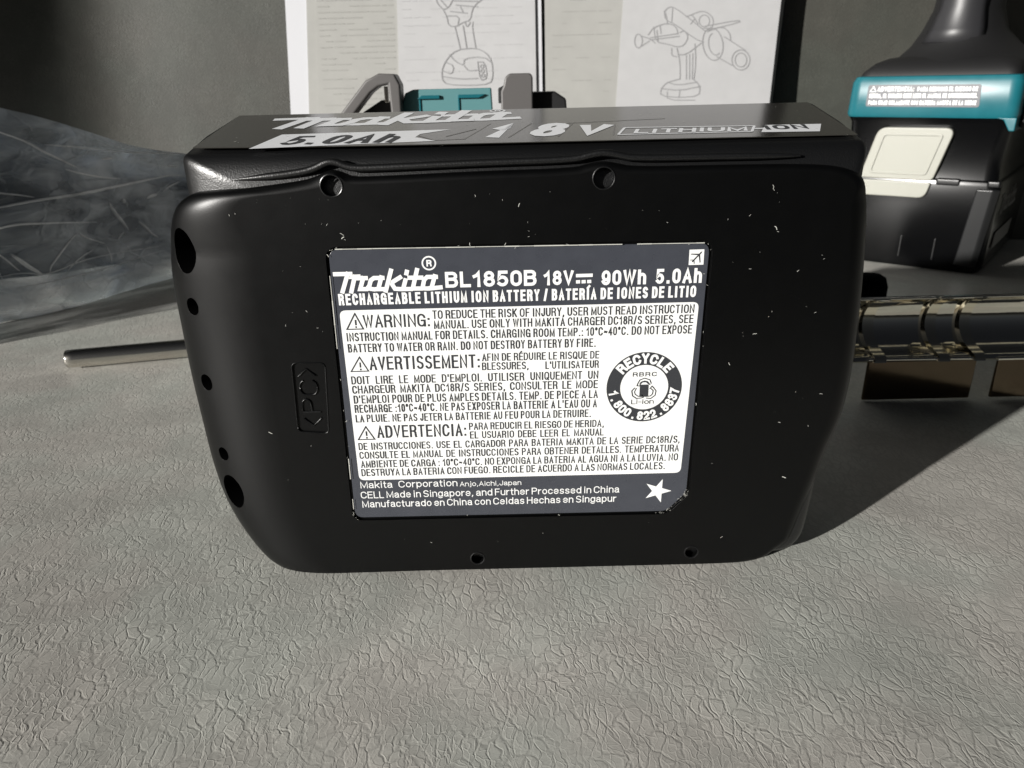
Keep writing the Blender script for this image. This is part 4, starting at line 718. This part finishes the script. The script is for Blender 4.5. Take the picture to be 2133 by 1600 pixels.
tealp = [(-4.0, 8.0), (-.45, 8.0), (-.5, 9.42), (-3.3, 9.42), (-3.6, 9.3)]
thp('centre_plate', tealp, 28.5, 29.3, M_TEAL2, .05)
for pl_ in ([(-3.15, 9.1), (-2.35, 9.1), (-2.35, 9.22), (-3.0, 9.22)], [(-1.7, 9.1), (-.95, 9.1), (-.7, 9.22), (-1.7, 9.22)]): thp('plate_rib', pl_, 28.38, 28.5, M_TEAL, .02)
for xx in (-3.1, -1.7): thp('plate_groove', [(xx, 8.3), (xx+.05, 8.3), (xx+.05, 9.1), (xx, 9.1)], 28.45, 28.5, M_TEAL, .005)

# ------------------------------------------------ the two booklets
ml = R(9); MP = Vector((0, 44, 0)); md = Vector((0, sin(ml), cos(ml))); MN = Vector((0, -cos(ml), sin(ml)))
def mpt(x, s, h): return MP+Vector((x, 0, 0))+md*s+MN*h
def booklet(label, ox):
    t = thing('manual', label, 'booklet', (ox, 44, 0), 0, 'instruction booklets leaning on the backrest'); t.matrix_world = Matrix.Translation((ox, 44, 0)); return t
def sheet(par, name, quad, h0, th_, m, nx=10, ns=14, amp=.08, seed=1):
    """quad: bl, br, tr, tl in (x, s)"""
    bl, br, tr, tl = [Vector(q) for q in quad]; V = []; F = []
    for side in (0, 1):
        for j in range(ns+1):
            for i in range(nx+1):
                u, v = i/nx, j/ns; p = bl.lerp(br, u).lerp(tl.lerp(tr, u), v)
                wv = noise.noise(Vector((p.x*.16, p.y*.16, seed)))*amp
                V.append(mpt(p.x, p.y, h0+wv+(th_ if side else 0))-par.location)
    n = nx+1; S = n*(ns+1)
    for j in range(ns):
        for i in range(nx):
            a = j*n+i; F += [[a, a+1, a+n+1, a+n], [S+a, S+a+n, S+a+n+1, S+a+1]]
    edge = [i for i in range(n)]+[j*n+nx for j in range(1, ns+1)]+[ns*n+i for i in range(nx-1, -1, -1)]+[j*n for j in range(ns-1, 0, -1)]
    for k in range(len(edge)): a, b = edge[k], edge[(k+1) % len(edge)]; F.append([a, b, S+b, S+a])
    return mesh(name, V, F, m, par, True, 30), (lambda x, s, h: mpt(x, s, h0+th_+noise.noise(Vector((x*.16, s*.16, seed)))*amp+.012+h)-par.location)
def ext(p, q, s):   # x on the line p-q at height s
    return p[0]+(q[0]-p[0])*(s-p[1])/(q[1]-p[1])
mp_ = D['m_pts']; S0, S1 = .1, 24.0
b1 = booklet('leaning booklet on the left with a line drawing of an impact driver', -5)
xa0, xa1 = ext(mp_['b'], mp_['a'], S0), ext(mp_['b'], mp_['a'], S1)
xc0, xc1 = ext(mp_['c2'], mp_['c'], S0), ext(mp_['c2'], mp_['c'], S1)
xe0, xe1 = ext(mp_['e2'], mp_['e'], S0), ext(mp_['e2'], mp_['e'], S1)
xg0, xg1 = ext(mp_['g2'], mp_['g'], S0), ext(mp_['g2'], mp_['g'], S1)
sheet(b1, 'back_cover', [(xa0, S0), (xg0, S0), (xg1, S1), (xa1, S1)], 0, .12, M_PAPER3, seed=2)
sheet(b1, 'fold_strip', [(xc0, S0), (xc0+.6, S0), (xc1+.6, S1), (xc1, S1)], .14, .04, M_PAPER2, 2, 14, seed=2)
_, f1 = sheet(b1, 'text_page', [(xc0+.55, S0), (xe0, S0), (xe1, S1), (xc1+.5, S1)], .16, .05, M_PAPER2, seed=2)
_, f2 = sheet(b1, 'front_page', [(xe0, S0), (xg0-.35, S0), (xg1-.35, S1), (xe1, S1)], .2, .06, M_PAPER, seed=2)
i1 = Ink(f1); rr = random.Random(11)
def lines(ink, x0, x1, s0, s1, st, w_, fill=.8):
    s = s0
    while s < s1:
        x = x0; 
        while x < x1:
            L = rr.uniform(.25, 1.1); e = min(x+L, x1)
            if rr.random() < fill: ink.stroke([(x, s), (e, s)], w_, cap=False)
            x = e+rr.uniform(.06, .14)
        s += st*(1 if rr.random() < .85 else 1.6)
lines(i1, -10.3, -6.1, 7.5, 23.5, .3, .06); i1.make('faint_text', M_FAINT2, b1)
i2 = Ink(f2); lines(i2, -5.6, 1.0, 9.8, 23.5, .42, .05, .7); i2.make('faint_text', M_FAINT, b1)
i3 = Ink(lambda x, s, h: f2(x, s, h+.01))
for s in D['draw1']: i3.stroke(chaikin(s, 1, False), .05)
i3.make('tool_drawing', M_LINE, b1)
b2 = booklet('leaning booklet on the right with a line drawing of a hammer drill with side handle', 9)
xh0, xh1 = ext(mp_['h2'], mp_['h'], S0), ext(mp_['h2'], mp_['h'], S1)
xi0, xi1 = ext(mp_['i2'], mp_['i'], S0), ext(mp_['i2'], mp_['i'], S1)
xj0, xj1 = ext(mp_['j2'], mp_['j'], S0), ext(mp_['j2'], mp_['j'], S1)
xl0, xl1 = ext(mp_['l2'], mp_['l'], S0), ext(mp_['l2'], mp_['l'], S1)
sheet(b2, 'back_cover', [(xh0+.1, S0), (xj0, S0), (xj1, S1), (xh1+.1, S1)], -.35, .06, M_RUBBER2, seed=4)
for k in range(4):
    sheet(b2, 'page', [(xh0+.05, S0), (xj0-.1-.09*k, S0), (xj1-.1-.09*k, S1), (xh1+.05, S1)], -.26+k*.1, .03, M_PAPER if k % 2 else M_PAPER2, 6, 8, seed=4)
_, g1 = sheet(b2, 'text_page', [(xh0, S0), (xi0, S0), (xi1, S1), (xh1, S1)], .16, .05, M_PAPER2, seed=4)
_, g2 = sheet(b2, 'front_page', [(xi0, S0), (xl0, S0), (xl1, S1), (xi1, S1)], .18, .05, M_PAPER, seed=4)
j1 = Ink(g1); lines(j1, 2.7, 6.0, 9, 23.5, .6, .05, .5); j1.make('faint_text', M_FAINT2, b2)
j2 = Ink(g2)
for s in D['draw2']: j2.stroke(chaikin(s, 1, False), .05)
j2.make('tool_drawing', M_LINE, b2)

# ------------------------------------------------ impact driver base on the right
DA = R(-40)
dv = thing('impact_driver', 'upright teal and black cordless driver standing on its battery at the right edge', 'power tool', (23.81, 36.37, 0), DA)
def dp(name, V, F, m, bv=.1, par=dv, smooth=False):
    o = mesh(name, V, F, m, par, smooth); 
    if bv: bevel(o, bv)
    return o
def rr_ring(x0, x1, y0, y1, z, r=.5, seg=5, r4=None): return [(x, y, z) for x, y in rounded([(x0, y0), (x1, y0), (x1, y1), (x0, y1)], r4 or r, seg)]
# lower battery block
dp('battery_case', *loft([rr_ring(-6.9, -.25, .12, 10.4, .0, .7), rr_ring(-7.2, -.08, 0, 10.6, .25, .7), rr_ring(-7.5, .0, -.05, 10.8, 4.3, .6), rr_ring(-7.45, -.05, 0, 10.7, 4.5, .6), rr_ring(-7.3, -.2, .12, 10.6, 4.58, .6)]), M_DRIVER, 0, smooth=True)
dp('battery_shoulder', *loft([rr_ring(-7.3, -.2, .12, 10.5, 4.55, .6), rr_ring(-7.35, -.25, .2, 10.4, 5.2, .6), rr_ring(-7.5, -.1, .15, 10.6, 7.2, .6), rr_ring(-7.6, 0, .05, 10.8, 7.46, .5)]), M_DRIVER, 0, smooth=True)
V, F = loft([[(-1.35, -.06, .35), (-.55, -.07, .35), (-.3, .1, .35), (-1.35, .1, .35)], [(-1.0, -.12, 4.2), (-.25, -.12, 4.2), (.02, .2, 4.2), (-1.0, .1, 4.2)]]); dp('corner_strip', V, F, M_STRIP, .08)
# latch
lat = rounded([(-6.5, 4.45), (-5.9, 6.98), (-2.38, 7.0), (-3.0, 4.45)], [.15, .45, .45, .25])
fn = lambda x, z, d: (x, d, z)
dp('release_latch', *prism(lat, -.14, .3, fn), M_CREAM, .06)
lat2 = rounded([(-5.95, 4.8), (-5.55, 6.6), (-2.95, 6.62), (-3.4, 4.8)], .15)
ring = lat2
cc = (-4.45, 5.7)
ov = [( (x-cc[0])*1.07+cc[0], (z-cc[1])*1.1+cc[1]) for x, z in lat2]
n = len(lat2); V = [(x, -.14, z) for x, z in ov]+[(x, -.2, z) for x, z in ov]+[(x, -.2, z) for x, z in lat2]+[(x, -.14, z) for x, z in lat2]; F = []
for k in range(3):
    for i in range(n): F.append([k*n+i, k*n+(i+1) % n, (k+1)*n+(i+1) % n, (k+1)*n+i])
dp('latch_rim', V, F, M_CREAM, .015)
dp('latch_lip', *prism(rounded([(-6.6, 3.58), (-6.4, 4.38), (-3.02, 4.38), (-3.2, 3.6)], [.1, .1, .1, .35]), -.22, .3, fn), M_CREAM, .06)
# shoulder clips with glossy bevels that catch the sun
for x0, x1 in ((-2.85, -1.75), (-.6, -.02)):
    dp('shoulder_clip', *box(x0, x1, -.08, .3, 4.25, 4.62), M_GLOSS, .1)
for xx in (-2.4, -4.0): dp('pull_rib', *box(xx, xx+.08, -.07, .1, .5, 1.6), M_GLOSS, .02)
# teal band
dp('base_band', *loft([rr_ring(-7.62, 0.02, -.05, 11, 7.46, .55), rr_ring(-7.68, .06, -.12, 11, 7.6, .55), rr_ring(-7.62, .0, -.08, 11, 9.1, .55), rr_ring(-7.5, -.1, .05, 10.9, 9.36, .5), rr_ring(-7.4, -.2, .15, 10.8, 9.4, .5)]), M_TEAL, 0, smooth=True)
dp('band_drop', *prism([(-.9, 7.5), (.03, 7.5), (.03, 6.9), (-.2, 6.9), (-.5, 7.4)], -.09, 3.0, fn), M_TEAL, .05)
dp('base_cover', *loft([rr_ring(-7.35, -.25, .18, 10.7, 9.38, .5), rr_ring(-7.25, -.3, .25, 10.6, 9.6, .5), rr_ring(-6.9, -.5, .6, 10.0, 10.0, .8), rr_ring(-6.5, -.9, 1.2, 9.5, 10.22, 1.), rr_ring(-6.1, -1.2, 1.8, 9, 10.3, 1.)]), M_RUBBER, 0, smooth=True)
# handle
def hring(cxh, cyh, a, b, z, n=40): return [(cxh+a*cos(2*pi*k/n), cyh+b*sin(2*pi*k/n), z) for k in range(n)]
hr = [(10.0, 3.6, 4.0), (10.3, 3.1, 3.5), (10.8, 2.5, 2.9), (11.5, 1.95, 2.5), (12.5, 1.58, 2.3), (14, 1.5, 2.3), (16, 1.5, 2.4), (19, 1.55, 2.6), (22, 1.6, 2.7)]
HX, HY = -3.75, 4.6
dp('handle', *loft([hring(HX+.03*(z-10)+.35*max(0, (11.5-z)/1.5), HY, a, b, z) for z, a, b in hr]), M_RUBBER, 0, smooth=True)
# smoother insert on the front of the handle
V = []; F = []
zz = [10.9, 11.5, 12.5, 14, 16, 19]
for z in zz:
    a = next(h[1] for h in hr[::-1] if h[0] <= z); b = next(h[2] for h in hr[::-1] if h[0] <= z)
    if z == 10.9: a, b = 2.2, 2.75
    for k in range(9):
        an = R(-128+k*9.5+(z-11)*1.2); V.append((HX+.03*(z-10)+(a+.04)*cos(an), HY+(b+.04)*sin(an), z))
for j in range(len(zz)-1):
    for k in range(8): F.append([j*9+k, j*9+k+1, (j+1)*9+k+1, (j+1)*9+k])
o = dp('grip_insert', V, F, M_RUBBER2, 0, smooth=True); s = o.modifiers.new('s', 'SOLIDIFY'); s.thickness = .08
# belt hook boss at the right of the band
dp('hook_boss', *box(.02, .3, 1.0, 2.6, 7.0, 8.3), M_RUBBER, .12)
# warning label on the band
lp = rounded([(-6.72, 7.97), (-1.6, 7.95), (-1.68, 8.98), (-6.72, 9.0)], .12)
bandy = lambda z: -.12+.04*(z-7.6)/1.5
wl = dp('warning_label', *prism(lp, -.02, .02, lambda x, z, d: (x, bandy(z)+d-.004, z)), M_LABEL, 0)
wi = Ink(lambda x, z, h: Vector((x, bandy(z)-.03-h, z)))
tri = [(-6.6, 8.68), (-6.32, 8.68), (-6.46, 8.92)]; wi.stroke(tri, .03, closed=True)
text(wi, 'ADVERTENCIA:', -6.25, -4.55, 8.68, .23, .17, 1); text(wi, 'PARA REDUCIR EL RIESGO DE', -4.4, -1.8, 8.68, .2, .19, 1)
text(wi, 'HERIDA, EL USUARIO DEBE LEER EL MANUAL DE INSTRUCCIONES.', -6.6, -1.75, 8.38, .2, .19, 1)
text(wi, 'PARA USAR SOLAMENTE CON BATERIA MAKITA DE LA SERIE', -6.6, -1.75, 8.06, .2, .19, 1)
wi.make('lettering', M_WHITE, wl)
# raised maker's mark and panels on the receding side
sg = Ink(lambda x, z, h: Vector((.012+h, x, z)))
for s in D['logo']: sg.stroke([(1.3+x*5, 2.9+z*5) for x, z in s], .2)
sg.fill([(1.2, 1.1), (6.5, 1.1), (6.9, 1.9), (1.5, 1.9)])
M_SIDE = mat('side_mark', (.05, .05, .052), .5); sg.make('side_mark', M_SIDE, dv)

# ------------------------------------------------ plastic bag on the left
def film(name, base, op, rough, seed):
    m = bpy.data.materials.new(name); m.use_nodes = True; t = m.node_tree; p = t.nodes['Principled BSDF']; out = t.nodes['Material Output']
    p.inputs['Base Color'].default_value = (*base, 1); p.inputs['Roughness'].default_value = rough; p.inputs['Specular IOR Level'].default_value = .8
    tr = t.nodes.new('ShaderNodeBsdfTransparent'); tr.inputs[0].default_value = (.93, .95, .97, 1)
    mx = t.nodes.new('ShaderNodeMixShader'); lw = t.nodes.new('ShaderNodeLayerWeight'); lw.inputs[0].default_value = .35
    mr = t.nodes.new('ShaderNodeMapRange'); mr.inputs['To Min'].default_value = op; mr.inputs['To Max'].default_value = min(1, op+.5)
    t.links.new(lw.outputs['Facing'], mr.inputs['Value']); t.links.new(mr.outputs[0], mx.inputs[0])
    t.links.new(tr.outputs[0], mx.inputs[1]); t.links.new(p.outputs[0], mx.inputs[2]); t.links.new(mx.outputs[0], out.inputs[0])
    tc = t.nodes.new('ShaderNodeTexCoord'); mpn = t.nodes.new('ShaderNodeMapping'); mpn.inputs['Scale'].default_value = (.09, .4, .8); mpn.inputs['Rotation'].default_value = (0, R(14), 0)
    t.links.new(tc.outputs['Object'], mpn.inputs['Vector'])
    n = t.nodes.new('ShaderNodeTexNoise'); n.inputs['Scale'].default_value = 1.0; n.inputs['Detail'].default_value = 6; n.inputs['Distortion'].default_value = .6
    t.links.new(mpn.outputs[0], n.inputs['Vector'])
    # folds: ridged noise doubles the film where it is pleated
    vo = t.nodes.new('ShaderNodeTexVoronoi'); vo.feature = 'DISTANCE_TO_EDGE'; vo.inputs['Scale'].default_value = .55
    ad = t.nodes.new('ShaderNodeVectorMath'); ad.operation = 'ADD'; m2 = t.nodes.new('ShaderNodeMapping'); m2.inputs['Scale'].default_value = (.55, .8, 1.1); m2.inputs['Rotation'].default_value = (0, R(-20*seed), 0)
    t.links.new(tc.outputs['Object'], m2.inputs['Vector']); t.links.new(m2.outputs[0], ad.inputs[0]); t.links.new(n.outputs['Color'], ad.inputs[1]); t.links.new(ad.outputs[0], vo.inputs['Vector'])
    cr = t.nodes.new('ShaderNodeMapRange'); cr.inputs['From Min'].default_value = 0; cr.inputs['From Max'].default_value = .03; cr.inputs['To Min'].default_value = 1; cr.inputs['To Max'].default_value = 0
    t.links.new(vo.outputs[0], cr.inputs['Value'])
    n5 = t.nodes.new('ShaderNodeTexNoise'); n5.inputs['Scale'].default_value = .5; t.links.new(tc.outputs['Object'], n5.inputs['Vector'])
    g5 = t.nodes.new('ShaderNodeMapRange'); g5.inputs['From Min'].default_value = .48; g5.inputs['From Max'].default_value = .62; g5.inputs['To Max'].default_value = .35; t.links.new(n5.outputs[0], g5.inputs['Value'])
    cm = t.nodes.new('ShaderNodeMath'); cm.operation = 'MULTIPLY'; t.links.new(cr.outputs[0], cm.inputs[0]); t.links.new(g5.outputs[0], cm.inputs[1])
    st = t.nodes.new('ShaderNodeMapRange'); st.inputs['From Min'].default_value = .42; st.inputs['From Max'].default_value = .62; st.inputs['To Min'].default_value = -.16; st.inputs['To Max'].default_value = .30
    t.links.new(n.outputs[0], st.inputs['Value'])
    s1 = t.nodes.new('ShaderNodeMath'); s1.operation = 'ADD'; t.links.new(cm.outputs[0], s1.inputs[0]); t.links.new(st.outputs[0], s1.inputs[1])
    s2 = t.nodes.new('ShaderNodeMath'); s2.operation = 'ADD'; s2.use_clamp = True; t.links.new(s1.outputs[0], s2.inputs[0]); t.links.new(mr.outputs[0], s2.inputs[1])
    t.links.new(s2.outputs[0], mx.inputs[0])
    hh = t.nodes.new('ShaderNodeMath'); hh.operation = 'MULTIPLY_ADD'; hh.inputs[1].default_value = .05; t.links.new(cr.outputs[0], hh.inputs[0]); t.links.new(n.outputs[0], hh.inputs[2])
    b = t.nodes.new('ShaderNodeBump'); b.inputs['Strength'].default_value = 1; b.inputs['Distance'].default_value = .6
    t.links.new(hh.outputs[0], b.inputs['Height']); t.links.new(b.outputs[0], p.inputs['Normal'])
    return m
M_FILM = film('clear_film', (.66, .71, .76), .34, .25, 1)
M_FILM2 = film('folded_film', (.40, .45, .52), .16, .15, 2)
bagt = thing('plastic_bag', 'crumpled see-through plastic bag slumped on the seat left of the battery', 'bag', (-21, 35, 0))
BGO = Vector((-21, 35, 0))
cols = D['bag']
cols = chaikin([tuple(c) for c in cols], 2, False)
def colat(u):
    t = u*(len(cols)-1); i = min(int(t), len(cols)-2); f = t-i
    f = f; return [a*(1-f)+b*f for a, b in zip(cols[i], cols[i+1])]
def ridge(p):
    a = 1-abs(noise.noise(p))*2.2; return a
def bag_surface(nu, nv, shrink, bulge, fold, seed, side):
    V = []
    for j in range(nv+1):
        for i in range(nu+1):
            u = i/nu; v = j/nv
            c = colat(u); b = Vector((c[0], c[1], 0)); t = Vector((c[2], min(c[3], 44.5), c[4]))
            vs2 = shrink+(1-2*shrink)*v if shrink else v
            p = b.lerp(t, vs2)
            bl = sin(pi*min(1, vs2))**.7*bulge
            p += Vector((0, -1 if side == 0 else 1, .15))*bl*(1 if side == 0 else .5)
            q = Vector((p.x*.16+seed, p.z*.42+p.x*.10, seed*3.1))
            f = (ridge(q*1.3)*.8+ridge(q*3.1+Vector((5, 1, 2)))*.4+ridge(Vector((p.x*.9, p.z*.5, seed)))*.25)
            edge = min(1, v*7, (1-v)*9)
            p += Vector((0, -1, 0))*f*fold*edge
            p.z = max(p.z+.02*noise.noise(q*5), .01)
            V.append(p-BGO)
    n = nu+1
    F = [[j*n+i, j*n+i+1, (j+1)*n+i+1, (j+1)*n+i] for j in range(nv) for i in range(nu)]
    return V, F
M_CREASE_GLINT = film('crease_glint_film', (.92, .94, .97), .85, .2, 3)  # near-white film, glints of the creases put into its colour
V, F = bag_surface(220, 90, 0, 1.1, .55, 3.3, 0); FRONT = V
def on_bag(u, v):
    i, j = u*220, v*90; i0, j0 = min(int(i), 219), max(0, min(int(j), 89)); fi, fj = i-i0, j-j0; g_ = lambda a, b: FRONT[b*221+a]
    return (g_(i0, j0)*(1-fi)+g_(i0+1, j0)*fi)*(1-fj)+(g_(i0, j0+1)*(1-fi)+g_(i0+1, j0+1)*fi)*fj
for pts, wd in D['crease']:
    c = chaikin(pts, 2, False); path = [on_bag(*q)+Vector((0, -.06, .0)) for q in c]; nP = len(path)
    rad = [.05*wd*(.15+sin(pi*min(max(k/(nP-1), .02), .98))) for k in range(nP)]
    Vc, Fc = tube(path, rad, 6); mesh('crease', Vc, Fc, M_CREASE_GLINT, bagt, True, 80)  # pale tube along a crease, drawn as its glint
V2, F2 = bag_surface(80, 30, 0, 1.1, .3, 9.3, 1); b0 = len(V)
mesh('film_front', V, F, M_FILM, bagt, True, 75); mesh('film_back', V2, F2, M_FILM, bagt, True, 75)
V, F = bag_surface(180, 60, .13, .3, .6, 6.1, 0); mesh('folded_film', V, F, M_FILM2, bagt, True, 75)
V, F = bag_surface(120, 40, .2, -.6, .5, 7.7, 0)
M_CONT = mat('dark_contents', (.085, .10, .115), .4, var=.15, noise_scale=.5); mesh('contents', V, F, M_CONT, bagt, True, 75)
